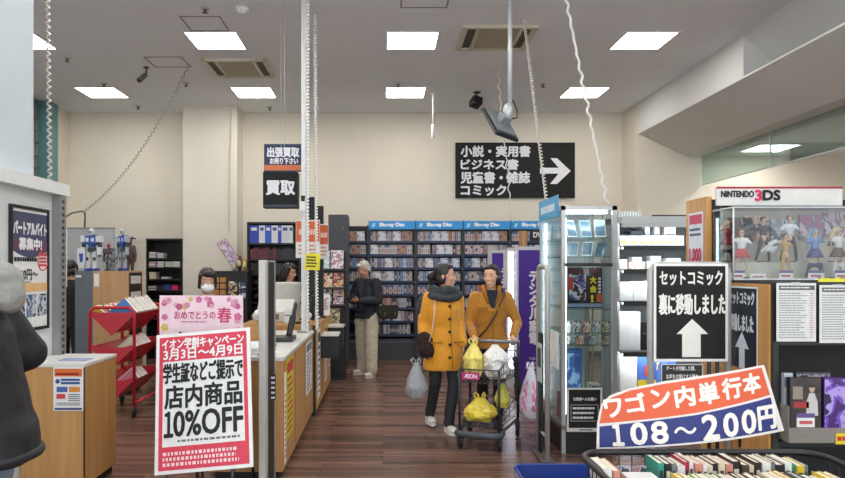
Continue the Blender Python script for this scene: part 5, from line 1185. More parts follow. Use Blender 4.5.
# ================================================================== RIGHT: GLASS SHOWCASE
alu = M((186, 186, 184), .35, .45); gl = glass((244, 248, 248), .03)
sx0, sx1, sy0, sy1, sh = 1.5, 1.965, 5.62, 6.42, 2.08
t = thing('glass_showcase', 'tall aluminium glass showcase with a black notice on its front', 'showcase', ((sx0 + sx1) / 2, sy0, 0)); hw = (sx1 - sx0) / 2; dp = sy1 - sy0
for x in (-hw + .016, hw - .02):
    for y in (.016, dp - .016): MB().cb((x, y, sh / 2), (.032 if x < 0 else .04, .032, sh), alu).build('corner_post', t)
B(-hw, hw, 0, dp, sh - .035, sh, alu, 'top_frame', t); B(-hw + .01, hw - .01, .01, dp - .01, .0, .2, M((34, 34, 36), .5), 'base', t); B(-hw, hw, -.004, dp, .2, .235, M((120, 116, 110), .4), 'base_rail', t)
B(-hw + .032, hw - .04, .012, .017, .235, sh - .035, gl, 'front_glass', t); B(-hw + .004, -hw + .009, .032, dp - .032, .235, sh - .035, gl, 'side_glass', t); B(hw - .009, hw - .004, .032, dp - .032, .235, sh - .035, gl, 'side_glass', t); B(-hw + .03, hw - .03, dp - .02, dp - .014, .235, sh - .035, M((220, 226, 226), .4), 'rear_panel', t)
B(-hw + .02, hw - .03, .0, .02, Z(266.5, sy0), Z(263, sy0), M((40, 42, 44), .4), 'front_bar', t)
SZ = [Z(237, sy0), Z(256, sy0), Z(309, sy0), Z(334, sy0), Z(346, sy0)]
sg_ = glass((222, 238, 236), .08)
for z in SZ: B(-hw + .034, hw - .042, .035, dp - .035, z - .008, z, sg_, 'glass_shelf', t)
for y in (.2, .5): MB().cb((hw - .05, y, 1.2), (.012, .02, 1.7), M((150, 156, 156), .4, .4)).build('shelf_standard', t)
lp = MB().cb((0, .1, sh - .05), (hw * 1.5, .03, .014), emis((235, 246, 255), 9)); lp.build('light_strip', t)
for y in (.06, dp - .06): MB().cb((-hw + .045, y, 1.15), (.014, .014, 1.66), emis((228, 244, 255), 4)).build('light_strip', t)
cx_ = (sx0 + sx1) / 2
tp = thing('blue_topper', 'blue sign with white lettering on top of the left side of the showcase', 'sign', (sx0 - .012, 6.06, 2.06), -PI / 2); B(-.34, .34, 0, .012, -.06, .125, M((74, 164, 214), .4), 'board', tp); bars(tp, print_rows(-.25, .25, -.01, .07, 1, .8, .02, 9), M((226, 240, 248), .4), -.001)
g = Sign('case_notice', 'white-framed black notice at the foot of the showcase front', 'notice', 566.5, 602, 387.5, 431.5, sy0 - .004, M((20, 20, 22), .7), .004, 0, M((224, 224, 220), .5), .016)
g.t.location.y = sy0 - .012
g.text([('お客様へのお願い', 573, 596, 397, 400.5)], M((226, 226, 224), .5), .03); bb_ = MB(); w0, w1, z0_, z1_ = g.x(570.5), g.x(598), g.z(421), g.z(404.5)
for a in ((w0, w1, z0_, z0_ + .003), (w0, w1, z1_ - .003, z1_), (w0, w0 + .003, z0_, z1_), (w1 - .003, w1, z0_, z1_)): bb_.box(a[0], a[1], -.002, -.001, a[2], a[3], M((220, 220, 218), .5))
bb_.build('print_frame', g.t); bars(g.t, print_rows(g.x(572.5), g.x(596), z0_ + .01, z1_ - .01, 3, .45, .2, 6), M((226, 226, 224), .5), -.002); B(g.w * -.5, g.w * .5, -.003, 0, -g.h / 2, -g.h / 2 + .032, M((224, 224, 220), .5), 'foot_band', g.t); bars(g.t, [(g.x(579), g.x(592), -g.h / 2 + .012, -g.h / 2 + .02)], INK, -.0035)
o = B(-.0, .003, -.13, .13, -.16, .16, PAPER, 'case_notice'); o.location = (sx0 - .006, 5.85, .85); tag(o, 'white notice on the left glass of the showcase', 'notice'); bars(o, [(-.001, .0, 0, .001)], INK, 0)
# what stands in the showcase
g = Sign('game_poster', 'dark game poster with yellow characters inside the showcase', 'poster', 567.5, 602.5, 267.5, 308, sy0 + .03, M((30, 26, 32), .35), .004)
g.rect(569, 586, 274, 300, art([(60, 54, 96), (112, 110, 160), (210, 206, 214), (50, 40, 50)], 11), 'picture', -.0012); g.rect(570, 600, 268.5, 273.5, M((90, 40, 40), .5), 'top_band', -.0012); g.rect(568, 602, 303.5, 307, M((140, 160, 190), .5), 'foot_band', -.0012); g.rect(568, 573, 277, 290, M((190, 60, 40), .5), 'corner_patch', -.0018); g.rect(596.5, 602, 294, 302, M((206, 90, 50), .5), 'corner_patch', -.0018)
letters(g.t, [('大', g.x(593), g.z(280), .05, .055), ('会', g.x(593), g.z(289), .05, .055), ('!', g.x(592), g.z(298.5), .018, .055)], M((240, 214, 40), .5), -.004, 'lettering', .06); bars(g.t, [(g.x(598.2), g.x(600.8), g.z(283 + 3.4 * k), g.z(280.8 + 3.4 * k)) for k in range(-1, 4)], M((210, 210, 216), .5), -.002)
def show(name, label, cat, x, y, z, fn, rz=0, group=None):
    t = thing(name, label, cat, (x, y, z + .0015), rz, group); fn(t); return t
def phone(rgb, w=.075, h=.15):
    def f(t):
        R = rotm(-.5, 0, 0); MB().cb((0, .02, h * .45), (w, .009, h), M(rgb, .25), R).build('body', t); MB().cb(Vector((0, .02, h * .45)) + R @ V3(0, -.0052, .0), (w * .88, .001, h * .86), M((90, 120, 140), .12), R).build('screen', t); MB().cb((0, .045, h * .3), (w * .6, .05, .004), M((220, 226, 228), .2), rotm(.6, 0, 0)).build('stand', t)
    return f
def carton(w, d_, h, cols, sc=9):
    def f(t):
        B(-w / 2, w / 2, 0, d_, 0, h, M(cols[0], .45), 'carton', t); B(-w * .46, w * .46, -.0012, 0, h * .06, h * .94, art(cols, sc), 'front_print', t); B(-w * .3, w * .3, d_ * .3, d_ * .5, h, h + .001, M(cols[-1], .45), 'seal', t)
    return f
for k, (x, y, z, c, n) in enumerate(((1.62, 5.75, SZ[0], (210, 214, 216), 'silver'), (1.75, 5.78, SZ[0], (160, 200, 206), 'pale blue'), (1.86, 5.74, SZ[0], (226, 226, 226), 'white'), (1.62, 5.73, SZ[1], (200, 204, 206), 'grey'), (1.74, 5.72, SZ[1], (236, 238, 238), 'white'), (1.86, 5.75, SZ[1], (120, 170, 180), 'teal'))):
    show('tablet', '%s tablet on a stand, %s glass shelf of the showcase, number %d' % (n, 'top' if z == SZ[0] else 'second', k % 3 + 1), 'tablet', x, y, z, phone(c, .09, .17 if z == SZ[0] else .135), .2 - .2 * k % 3, 'tablets in the showcase')
for k, (x, y, z, n) in enumerate(((1.6, 6.1, SZ[0], 'left'), (1.82, 6.12, SZ[0], 'right'), (1.7, 6.1, SZ[1], 'middle'))): show('white_carton', 'pale device carton at the back of the showcase, %s one on the %s shelf' % (n, 'top' if z == SZ[0] else 'second'), 'box', x, y, z, carton(.1, .08, .13, [(206, 226, 228), (236, 240, 240), (150, 190, 196)]), 0, 'cartons in the showcase')
pk_ = [((150, 140, 110), 'olive'), ((200, 196, 176), 'cream'), ((60, 64, 74), 'slate'), ((190, 110, 90), 'terracotta'), ((120, 150, 170), 'blue grey')]
for r, (z, n) in enumerate(((SZ[2] - .0, 0), (SZ[3], 5), (SZ[4], 4))):
    for k in range(n):
        c, nm = pk_[(k + r) % 5]; show('accessory_pack', '%s accessory pack, number %d on the %s shelf below the game poster' % (nm, k + 1, ['', 'first', 'second'][r]), 'pack', 1.575 + k * (.33 / max(1, n - 1)), 5.72, z, carton(.062, .02, .1 if r == 1 else .075, [c, (226, 222, 210), (70, 60, 60)], 30), 0, 'accessory packs in the showcase')
for k in range(4): c, nm = pk_[(k + 2) % 5]; show('accessory_pack', '%s accessory pack leaning behind the game poster shelf, number %d' % (nm, k + 1), 'pack', 1.58 + k * .1, 5.75, SZ[3] + .0, carton(.07, .02, .17, [c, (40, 40, 44), (220, 214, 200)], 24), 0, 'accessory packs in the showcase') if False else None
for k in range(4): c, nm = pk_[(k + 3) % 5]; show('device_box', '%s device box number %d on the showcase floor' % (nm, k + 1), 'box', 1.6 + k * .09, 5.9, .235, carton(.08, .12, .3 if k % 2 else .22, [(70, 110, 160) if k == 1 else c, (190, 210, 220), (40, 60, 90)], 12), 0, 'boxes in the showcase')
show('blue_box', 'blue box standing behind the glass above the black notice', 'box', 1.64, 5.8, .235, carton(.16, .1, .62, [(40, 84, 150), (60, 110, 180), (150, 190, 220)], 10))

# ================================================================== CONSOLE SHELVES BEHIND
gx0, gx1, gd = 2.31, 3.55, 6.6; gz = [Z(y, gd) for y in (246, 269.5, 301, 351, 392)]
t = thing('console_shelf', 'lit white shelving with game consoles behind the comic notice', 'shelf', ((gx0 + gx1) / 2, gd, 0)); hw = (gx1 - gx0) / 2; cx = (gx0 + gx1) / 2
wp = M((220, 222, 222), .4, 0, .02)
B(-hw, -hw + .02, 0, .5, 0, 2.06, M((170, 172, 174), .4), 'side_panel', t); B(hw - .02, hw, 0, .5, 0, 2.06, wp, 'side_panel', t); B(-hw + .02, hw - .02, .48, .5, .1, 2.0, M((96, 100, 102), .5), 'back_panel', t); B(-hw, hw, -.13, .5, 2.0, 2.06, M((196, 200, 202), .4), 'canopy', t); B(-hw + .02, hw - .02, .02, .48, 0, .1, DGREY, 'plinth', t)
for z in gz: s_ = B(-hw + .02, hw - .02, .0, .48, z - .022, z, M((74, 78, 80), .4), 'shelf_board', t); B(-hw + .02, hw - .02, -.1, -.088, z - .045, z + .003, M((66, 70, 72), .4), 'fascia', s_); B(-hw + .02, hw - .02, -.088, 0, z - .012, z, M((74, 78, 80), .4), 'front_lip', s_); B(-hw + .03, hw - .03, -.08, -.05, z - .03, z - .012, emis((240, 248, 255), 14), 'light_strip', s_)
B(-hw + .03, hw - .03, -.1, -.06, 1.988, 1.999, emis((240, 248, 255), 14), 'light_strip', t); B(-hw, hw, -.13, -.11, 1.955, 2.0, M((190, 194, 196), .4), 'fascia', t)
gp = lambda px: X(px, gd)
for k in range(7): show('price_card', 'white price card with yellow band, number %d from the left, top console shelf' % (k + 1), 'price card', gp(625 + k * 9.2), gd + .02, gz[0], lambda t: (MB().cb((0, 0, .05), (.085, .003, .1), WHITE, rotm(-.15, 0, 0)).build('card', t), MB().cb((.0, -.0035, .035), (.065, .002, .03), M((226, 206, 110), .5), rotm(-.15, 0, 0)).build('price_band', t), MB().cb((0, .02, .004), (.06, .03, .006), WHITE).build('foot', t)), 0, 'price cards on the console shelf')
def console(w, d_, h, rgb):
    def f(t): MB().cb((0, d_ / 2, h / 2), (w, d_, h), M(rgb, .3)).build('case', t, None, .008); B(-w * .4, w * .4, -.001, .001, h * .55, h * .62, M((90, 94, 98), .3), 'disc_slot', t); MB().tube([(w * .35, -.003, h * .3), (w * .35, .002, h * .3)], .006, STEEL, 10).build('power_button', t)
    return f
for k, (px, w, h, c, n) in enumerate(((628, .14, .13, (36, 38, 44), 'black'), (643, .13, .16, (30, 36, 52), 'navy'), (654, .05, .21, (226, 228, 230), 'white upright'), (664, .05, .2, (220, 222, 226), 'second white upright'), (677, .12, .2, (206, 200, 186), 'beige'))): show('console', '%s console behind the price cards on the top console shelf' % n, 'console', gp(px), gd + .16, gz[0] + .001, console(w, .2, h, c), 0, 'consoles on the shelf')
for k, (px, w, h, c, n) in enumerate(((626, .1, .1, (236, 236, 234), 'white'), (640.5, .16, .075, (226, 186, 170), 'salmon'), (641, .09, .045, (230, 230, 230), 'small white'), (660, .18, .08, (206, 214, 216), 'grey'), (660, .1, .05, (200, 204, 206), 'small grey'), (678, .14, .11, (216, 220, 222), 'silver'))):
    show('boxed_game_pad', '%s boxed game pad on the second console shelf' % n, 'box', gp(px), gd + .1 + (.0 if k not in (2, 4) else .0), gz[1] + (.078 if k == 2 else .083 if k == 4 else 0), carton(w, .12, h, [c, (240, 240, 238), (200, 196, 150)], 10), 0, 'boxes on the console shelf')
for k, (px, w, h, c, n) in enumerate(((628, .13, .085, (240, 240, 236), 'first white'), (642.5, .14, .09, (236, 236, 234), 'second white'), (659.5, .2, .1, (226, 228, 228), 'third white'), (680, .18, .1, (222, 224, 226), 'fourth white'))): show('white_box', '%s low box standing on the front edge of the third console shelf' % n, 'box', gp(px), gd + .04, gz[2] + (.155 if False else 0), carton(w, .1, h + .1, [c, (246, 246, 244)], 8), 0, 'boxes on the console shelf')
z3 = gz[3]
show('white_console_box', 'tall white console box on the fourth shelf at the left', 'box', gp(632), gd + .06, z3, carton(.21, .14, .38, [(240, 240, 238), (244, 244, 244)], 6), 0, 'boxes on the console shelf')
show('console', 'black upright console beside the tall white box', 'console', gp(648), gd + .08, z3, console(.06, .2, .28, (34, 34, 38)), 0); show('console', 'white upright console with dark side behind the gate post', 'console', gp(655), gd + .1, z3, console(.05, .2, .26, (230, 230, 230)), 0)
z4 = gz[4]
show('game_box', 'white and red game box on the lowest visible console shelf', 'box', gp(630.5), gd + .05, z4, carton(.17, .08, .36, [(238, 236, 230), (244, 240, 236)], 4), 0, 'boxes on the console shelf')
show('game_box', 'blue game box with yellow foot beside the white and red one', 'box', gp(649), gd + .05, z4, lambda t: (B(-.09, .09, 0, .08, 0, .36, M((74, 110, 196), .4), 'carton', t), B(-.09, .09, -.0015, 0, 0, .11, M((236, 206, 44), .4), 'yellow_band', t), B(-.03, .0, -.002, -.0005, .15, .25, M((190, 70, 60), .4), 'red_patch', t)), 0, 'boxes on the console shelf')
show('game_box', 'second blue game box behind the comic notice', 'box', gp(668), gd + .05, z4, carton(.2, .08, .3, [(80, 116, 190), (60, 90, 160), (220, 200, 80)], 6), 0, 'boxes on the console shelf')
for k, (px, c, n) in enumerate(((631, [(240, 240, 240), (226, 226, 226)], 'white'), (644.5, [(70, 104, 180), (190, 70, 60), (230, 200, 60)], 'blue and red'), (658, [(90, 130, 200), (60, 90, 150), (230, 210, 90)], 'light blue'))): show('game_box', '%s game box on the bottom console shelf' % n, 'box', gp(px), gd + .06, .1015, carton(.12, .08, .2, c, 5), 0, 'boxes on the console shelf')
o = thing('clear_tray', 'clear ribbed plastic tray on top of the console shelf', 'tray', (gp(634), gd + .2, 2.0615)); MB().cb((0, 0, .03), (.24, .2, .06), film((224, 232, 232), .55)).build('tray_body', o)
rb = MB()
for k in range(9): rb.cb((-.11 + k * .0275, -.102, .037), (.008, .006, .07), M((226, 232, 232), .3))
rb.build('ribs', o)
o = MB().tube([(gp(654), gd + .05, 2.0755), (gp(664), gd + .04, 2.0755), (gp(676), gd + .06, 2.0755), (gp(692), gd + .05, 2.0755)], .013, BLACK, 6).build('cable'); tag(o, 'black cable lying along the top of the console shelf', 'cable')

# purple banners and lit edge panel
pur = M((74, 40, 150), .5); d = 8.6
t = thing('purple_banner', 'large purple banner with white vertical Japanese lettering beside the glass showcase', 'banner', (X(541, d), d, 0)); hw = 22.5 * d / FL
B(-hw, hw, 0, .04, .1, Z(250, d), pur, 'panel', t); B(-hw - .012, hw + .012, -.004, .05, Z(250, d), Z(246.5, d), M((206, 208, 214), .4), 'top_rail', t); B(-hw - .03, -hw, -.002, .05, .0, Z(248, d), M((206, 208, 214), .4), 'side_rail', t); B(-hw, hw, -.01, .3, 0, .1, DGREY, 'base', t)
lx = lambda px: X(px, d) - X(541, d)
letters(t, [(c, lx(534.5), Z(y, d), .13, .145) for c, y in zip('デジタル家電', (276, 288.5, 301, 313.5, 326, 338.5))], M((236, 234, 244), .5), -.004, 'lettering', .05)
letters(t, [('TABLET', lx(534), Z(358.5, d), .13, .034), ('MP3 PLAYER', lx(533.5), Z(363, d), .19, .034), ('DIGITAL CAMERA', lx(533), Z(367.5, d), .2, .034), ('& OTHER', lx(534), Z(372, d), .13, .034)], M((214, 206, 236), .5), -.004, 'small_lettering', .02)
d = 9.9; t = thing('purple_banner', 'narrow purple banner farther back behind the smiling woman', 'banner', (X(501, d), d, 0)); hw = 9 * d / FL
B(-hw, hw, 0, .04, .1, Z(253, d), pur, 'panel', t); B(-hw - .012, hw + .012, -.004, .05, Z(253, d), Z(250, d), M((206, 208, 214), .4), 'top_rail', t); B(-hw - .06, -hw, -.002, .05, .0, Z(250, d), M((190, 192, 198), .4), 'side_rail', t); B(-hw, hw, -.01, .3, 0, .1, DGREY, 'base', t)
letters(t, [(c, .06, Z(y, d), .11, .13) for c, y in zip('デジタル家電', (272, 283, 294, 305, 316, 327))], M((236, 234, 244), .5), -.004, 'lettering', .05)
d = 8.75; t = thing('lit_panel', 'white glowing edge panel between the two purple banners', 'light panel', (X(511, d), d, 0)); hw = 3.6 * d / FL
B(-hw, hw, 0, .3, 0, Z(248, d), M((222, 224, 228), .4), 'case', t); B(-hw * .75, hw * .75, -.006, 0, .25, Z(252, d), emis((238, 240, 255), 1.6), 'light_tube', t); B(-hw - .005, hw + .005, -.008, .302, Z(248, d), Z(247, d), GREYP, 'cap', t)
o = thing('cardboard_roll', 'brown cardboard box standing above the purple banner', 'box', (X(523.5, 8.62), 8.635, Z(246.5, 8.6) + .001)); B(-.045, .045, -.02, .06, 0, .2, M((176, 132, 92), .7), 'carton', o); B(-.012, .012, -.022, -.02, 0, .2, M((196, 160, 120), .5), 'tape', o)

# ================================================================== FIGURE CASE AND GAME GONDOLA, FAR RIGHT
px_ = 2.163; oak2 = wood((196, 142, 80), (214, 160, 96)); rx = 3.75
t = thing('game_gondola', 'black game gondola with oak end panel under the acrylic figure case', 'shelf', (px_, 3.76, 0)); Wd = rx - px_
B(0, .014, 0, .8, 0, 1.465, oak2, 'end_panel', t); B(.014, .046, -.02, .8, 0, 1.47, M((36, 35, 36), .5), 'front_upright', t); B(.046, Wd, .42, .8, .0, 1.44, M((26, 26, 27), .6), 'rear_panel', t); B(.046, Wd, -.02, .8, 1.44, 1.475, M((44, 43, 44), .5), 'top_shelf', t)
B(.046, Wd, .0, .42, Z(345, 3.76) - .0, Z(345, 3.76) + .025, M((56, 54, 52), .5), 'middle_rail', t); B(.046, Wd, .0, .42, 0, .16, BLACK, 'plinth', t); B(.046, Wd, .2, .42, .5, .53, M((40, 40, 40), .5), 'lower_shelf', t)
B(.0, .035, .72, 1.02, 1.476, Z(197, 4.5), oak2, 'upper_end_panel', t); B(.035, .08, .70, 1.02, 1.476, Z(200, 4.5), BLACK, 'upper_upright', t); B(.08, Wd, .86, 1.02, 1.476, Z(200, 4.5), M((200, 190, 176), .5), 'upper_rear_panel', t); B(.08, Wd, .72, .86, Z(206, 4.5) - .0, Z(200, 4.5), BLACK, 'upper_top', t)
# header sign
d = 4.44; g = Sign('header_sign', 'long white console header sign with a red top edge above the figure case', 'sign', 716.5, 842.5, 187.5, 205.5, d, M((226, 224, 218), .5), .016)
g.rect(716.5, 842.5, 186.6, 188.6, M((170, 40, 66), .5), 'red_edge', -.002)
g.text([('NINTENDO', 721, 753.5, 191, 197)], INK, .06); g.text([('3', 755, 761.5, 190.5, 200.5)], M((206, 44, 92), .5), .07, name='red_lettering'); g.text([('DS', 763, 779.5, 190.5, 200)], INK, .08)
# acrylic case
ax0, ax1, ay0, ay1, az0, az1 = X(733.5, 4.18), 3.65, 4.18, 4.445, 1.484, 1.935
t = thing('acrylic_case', 'long clear acrylic case with toy figures on the gondola', 'display case', (ax0, ay0, az0)); w = ax1 - ax0; dd = ay1 - ay0; hh = az1 - az0; ac = glass((244, 246, 246), .02)
B(0, w, 0, .004, .006, hh, ac, 'front_pane', t); B(0, .004, .004, dd, .006, hh, ac, 'side_pane', t); B(0, w, 0, dd, hh, hh + .004, ac, 'top_pane', t); B(0, w, 0, dd, 0, .006, M((214, 214, 208), .3), 'floor_pane', t)
for a, c_ in (((0, 0, 0), (0, 0, hh)), ((0, 0, hh), (w, 0, hh)), ((0, 0, 0), (w, 0, 0)), ((0, 0, hh), (0, dd, hh))): MB().bar(a, c_, .005, M((220, 226, 226), .2), 6).build('edge', t)
st_ = M((206, 200, 184), .5); B(.02, w, dd - .115, dd - .01, .006, .11, st_, 'rear_step', t); B(.02, w, dd - .13, dd - .115, .006, .04, st_, 'front_step', t)
for k, (px, y0, y1, c, n) in enumerate(((756, 216, 240, [(226, 190, 160), (236, 210, 186), (190, 120, 100)], 'peach'), (783, 218, 245, [(170, 176, 186), (210, 214, 220), (110, 116, 130)], 'grey'), (812, 214, 240, [(190, 120, 150), (150, 130, 160), (226, 200, 210)], 'pink'), (740, 220, 240, [(120, 60, 60), (60, 50, 60), (190, 160, 150)], 'dark red'), (836, 214, 236, [(206, 180, 190), (150, 120, 140), (226, 214, 214)], 'mauve'))):
    dx = 4.6; o = MB().cb((0, 0, 0), (.17, .008, .17), art(c, 12)).build('box_art'); o.location = (X(px, dx), dx, Z((y0 + y1) / 2, dx)); tag(o, '%s printed card on the back panel behind the acrylic figure case' % n, 'card', 'cards behind the figures')
def figure(label, px, d, zb, H, hair, top, skirt, legs, pose=0, cape=None, hairlen=0, arm=(.5, .5), group='toy figures in the acrylic case'):
    t = thing('toy_figure', label, 'toy figure', (X(px, d), d, zb + .001), (pose % 3 - 1) * .3, group); s = H / 1.6; sk = M((226, 186, 162), .4)
    MB().tube([(0, 0, 0), (0, 0, .006)], .032 * H / .22, M((60, 60, 66), .3), 20).build('stand', t); z0 = .008
    def v(x, y, z): return (x * s, y * s, z0 + z * s)
    a = .18 + .1 * (pose % 2)
    q = MB(); q.limb([v(-.07, 0, .82), v(-.1 - a * .3, -.03, .45), v(-.08 - a * .7, .02, .05)], [.075 * s, .055 * s, .035 * s], sk, 8).limb([v(.07, 0, .82), v(.1 + a * .3, -.02, .45), v(.08 + a * .5, .03, .05)], [.075 * s, .055 * s, .035 * s], sk, 8)
    q.loft([(v(0, 0, .76), .13 * s, .1 * s), (v(0, 0, 1.0), .1 * s, .08 * s), (v(0, 0, 1.22), .14 * s, .09 * s), (v(0, 0, 1.36), .05 * s, .05 * s)], sk, 12); q.cap(v(0, 0, 1.33), .045 * s, v(0, 0, 1.43), .045 * s, sk, 8)
    h1, h2 = arm
    for sd, h in ((-1, h1), (1, h2)): q.limb([v(sd * .15, 0, 1.28), v(sd * .28, -.02, 1.28 - .22 + h * .2), v(sd * (.34 - .1 * abs(h - .5)), -.1, 1.28 - .42 + h * .7)], [.045 * s, .036 * s, .03 * s], sk, 8)
    q.ell(v(0, -.01, 1.5), (.1 * s, .11 * s, .12 * s), sk, 12); blob(q, 'body', t, .05 * s, 1)
    e = MB()
    for sd in (-1, 1): e.ell(v(sd * .04, -.108, 1.5), (.016 * s, .012 * s, .022 * s), M((40, 60, 90), .2), 8)
    e.build('eyes', t)
    hm_ = M(hair, .4); e = MB().ell(v(0, .03, 1.55), (.125 * s, .125 * s, .12 * s), hm_, 12)
    if hairlen: e.limb([v(-.08, .08, 1.55), v(-.16, .12, 1.3), v(-.14, .14, 1.55 - hairlen)], [.06 * s, .07 * s, .03 * s], hm_, 8).limb([v(.08, .08, 1.55), v(.14, .12, 1.3), v(.12, .14, 1.55 - hairlen)], [.06 * s, .07 * s, .03 * s], hm_, 8)
    blob(e, 'hair', t, .05 * s, 1)
    tm = M(top, .5); e = MB().loft([(v(0, 0, .92), .13 * s, .11 * s), (v(0, 0, 1.02), .125 * s, .1 * s), (v(0, 0, 1.22), .165 * s, .115 * s), (v(0, 0, 1.34), .09 * s, .075 * s)], tm, 14)
    for sd, h in ((-1, h1), (1, h2)): e.limb([v(sd * .15, 0, 1.28), v(sd * .28, -.02, 1.28 - .22 + h * .2)], [.065 * s, .06 * s], tm, 8)
    blob(e, 'top', t, .05 * s, 1)
    if skirt: MB().loft([(v(0, 0, .66), .27 * s, .24 * s), (v(0, 0, .7), .26 * s, .23 * s), (v(0, 0, .96), .13 * s, .11 * s)], M(skirt, .5), 16).build('skirt', t)
    if legs:
        e = MB()
        for sd in (-1, 1): e.limb([v(sd * .075, 0, .84 if not skirt else .4), v(sd * (.1 + a * .3), -.025, .45), v(sd * (.08 + a * (.7 if sd < 0 else .5)), .025, .03)], [.09 * s, .07 * s, .055 * s], M(legs, .5), 8)
        blob(e, 'trousers' if not skirt else 'boots', t, .05 * s, 1)
    if cape:
        vs = []; fs = []
        for i in range(9):
            for j in range(7): f = i / 8; g_ = j / 6 - .5; vs.append(v(g_ * (.3 + f * .5) - f * .55, .1 + f * .22 + .05 * math.sin(j * 2.1 + i * .6), 1.36 - f * .42 + .1 * math.sin(f * 3) + .05 * math.sin(j * 2.4)))
        for i in range(8):
            for j in range(6): fs.append((i * 7 + j, i * 7 + j + 1, i * 7 + j + 8, i * 7 + j + 7))
        o = MB().add(vs, fs, M(cape, .6), True).build('cloak', t); m_ = o.modifiers.new('thick', 'SOLIDIFY'); m_.thickness = .012
    return t
zs1 = az0 + .111; zf = az0 + .006; fd = ay0 + .062; bd = ay1 - .065
figure('toy figure with blond hair and red coat at the left end of the acrylic case', 727, 4.385, zs1, .255, (226, 196, 130), (150, 36, 44), (140, 30, 40), (40, 40, 44), 1, None, .5, (.9, .3))
figure('toy figure in white blouse and red skirt in front at the left of the case', 741.5, fd, zf, .30, (110, 76, 64), (236, 234, 232), (196, 60, 64), None, 0, None, .3, (.7, .4))
figure('dark armoured toy figure on the rear step of the case', 763.5, bd, zs1, .28, (60, 52, 56), (64, 64, 72), None, (70, 70, 76), 1, (90, 88, 92), 0, (.8, .3))
figure('brown-haired toy figure in tan suit with pale flowing cloak in the case', 785.5, fd, zf, .27, (110, 74, 48), (206, 168, 104), None, (200, 160, 96), 2, (224, 226, 226), 0, (.9, .5))
figure('toy figure in white shirt and dark trousers on the rear step', 789.5, bd, zs1, .29, (150, 110, 70), (226, 230, 234), None, (54, 54, 60), 3, None, 0, (.3, .3))
figure('toy figure with long pale blue hair and violet skirt in the case', 815, fd, zf, .3, (140, 190, 216), (120, 150, 206), (84, 76, 130), (60, 54, 74), 1, None, .75, (.6, .7))
figure('small toy figure with blue cap of hair on the rear step', 834, bd, zs1, .24, (130, 180, 206), (206, 196, 190), (90, 70, 64), None, 0, None, 0, (.5, .6))
figure('toy figure with cream hair and frilled brown skirt at the right of the case', 838, fd, zf, .31, (226, 206, 170), (236, 230, 224), (110, 84, 70), (226, 222, 216), 2, None, .6, (.5, .4))
for k, (px, w_, c, n) in enumerate(((739, .085, (110, 90, 150), 'leftmost'), (759, .1, None, 'plain second'), (787, .085, (110, 90, 150), 'third'), (817, .1, (110, 90, 150), 'fourth'), (843, .09, (110, 90, 150), 'last'))):
    t = thing('price_card', '%s small price card standing before the toy figures in the case' % n, 'price card', (X(px, ay0 + .012), ay0 + .02, az0 + .007), 0, 'price cards in the acrylic case'); h_ = .05 if c else .032
    B(-w_ / 2, w_ / 2, 0, .0015, 0, h_, PAPER, 'card', t)
    if c: B(-w_ / 2, w_ / 2, -.001, 0, h_ * .68, h_, M(c, .5), 'top_band', t)
    bars(t, [(-w_ * .35, w_ * .3, h_ * .2, h_ * .42)], M((196, 70, 90), .5), -.001); B(-w_ / 2, w_ / 2, .0015, .012, 0, .003, PAPER, 'foot', t)
# lists hung below
for k, (a, b_, y0, y1, w_) in enumerate(((776.5, 816, 283, 341.5, 'left'), (819.5, 858, 285, 343, 'right'))):
    g = Sign('price_list', 'printed buying price list, the %s of two hung under the figure case' % w_, 'price list', a, b_, y0, y1, 3.715, M((226, 226, 222), .6), .002, 0, None, 0, 'price lists under the case')
    g.rect(a + 2.5, b_ - 1.5, y0 + 2.5, y0 + 7, M((90, 92, 94), .5), 'head_band'); bars(g.t, print_rows(g.x(a + 4), g.x(b_ - 6), g.z(y0 + 6), g.z(y0 + 3.2), 1, .5, .1, 6), M((220, 220, 220), .5), -.002)
    bars(g.t, print_rows(g.x(a + 2.5), g.x(b_ - 8), g.z(y1 - 3), g.z(y0 + 9), 19, .3, .3, 7), M((128, 136, 136), .6), -.001); bars(g.t, print_rows(g.x(b_ - 6.5), g.x(b_ - 2.5), g.z(y1 - 3), g.z(y0 + 9), 19, .35, .1, 1), M((206, 150, 150), .6), -.001, 'red_print')
    B(-.02, .02, -.003, .018, g.h / 2 - .006, g.h / 2 + .004, M((200, 200, 200), .4), 'clip', g.t)
o = B(0, .16, 0, .006, 0, .02, M((226, 220, 40), .5), 'yellow_tag'); o.location = (X(818.5, 3.73), 3.73, 1.478); tag(o, 'yellow strip on the shelf edge above the right price list', 'label')
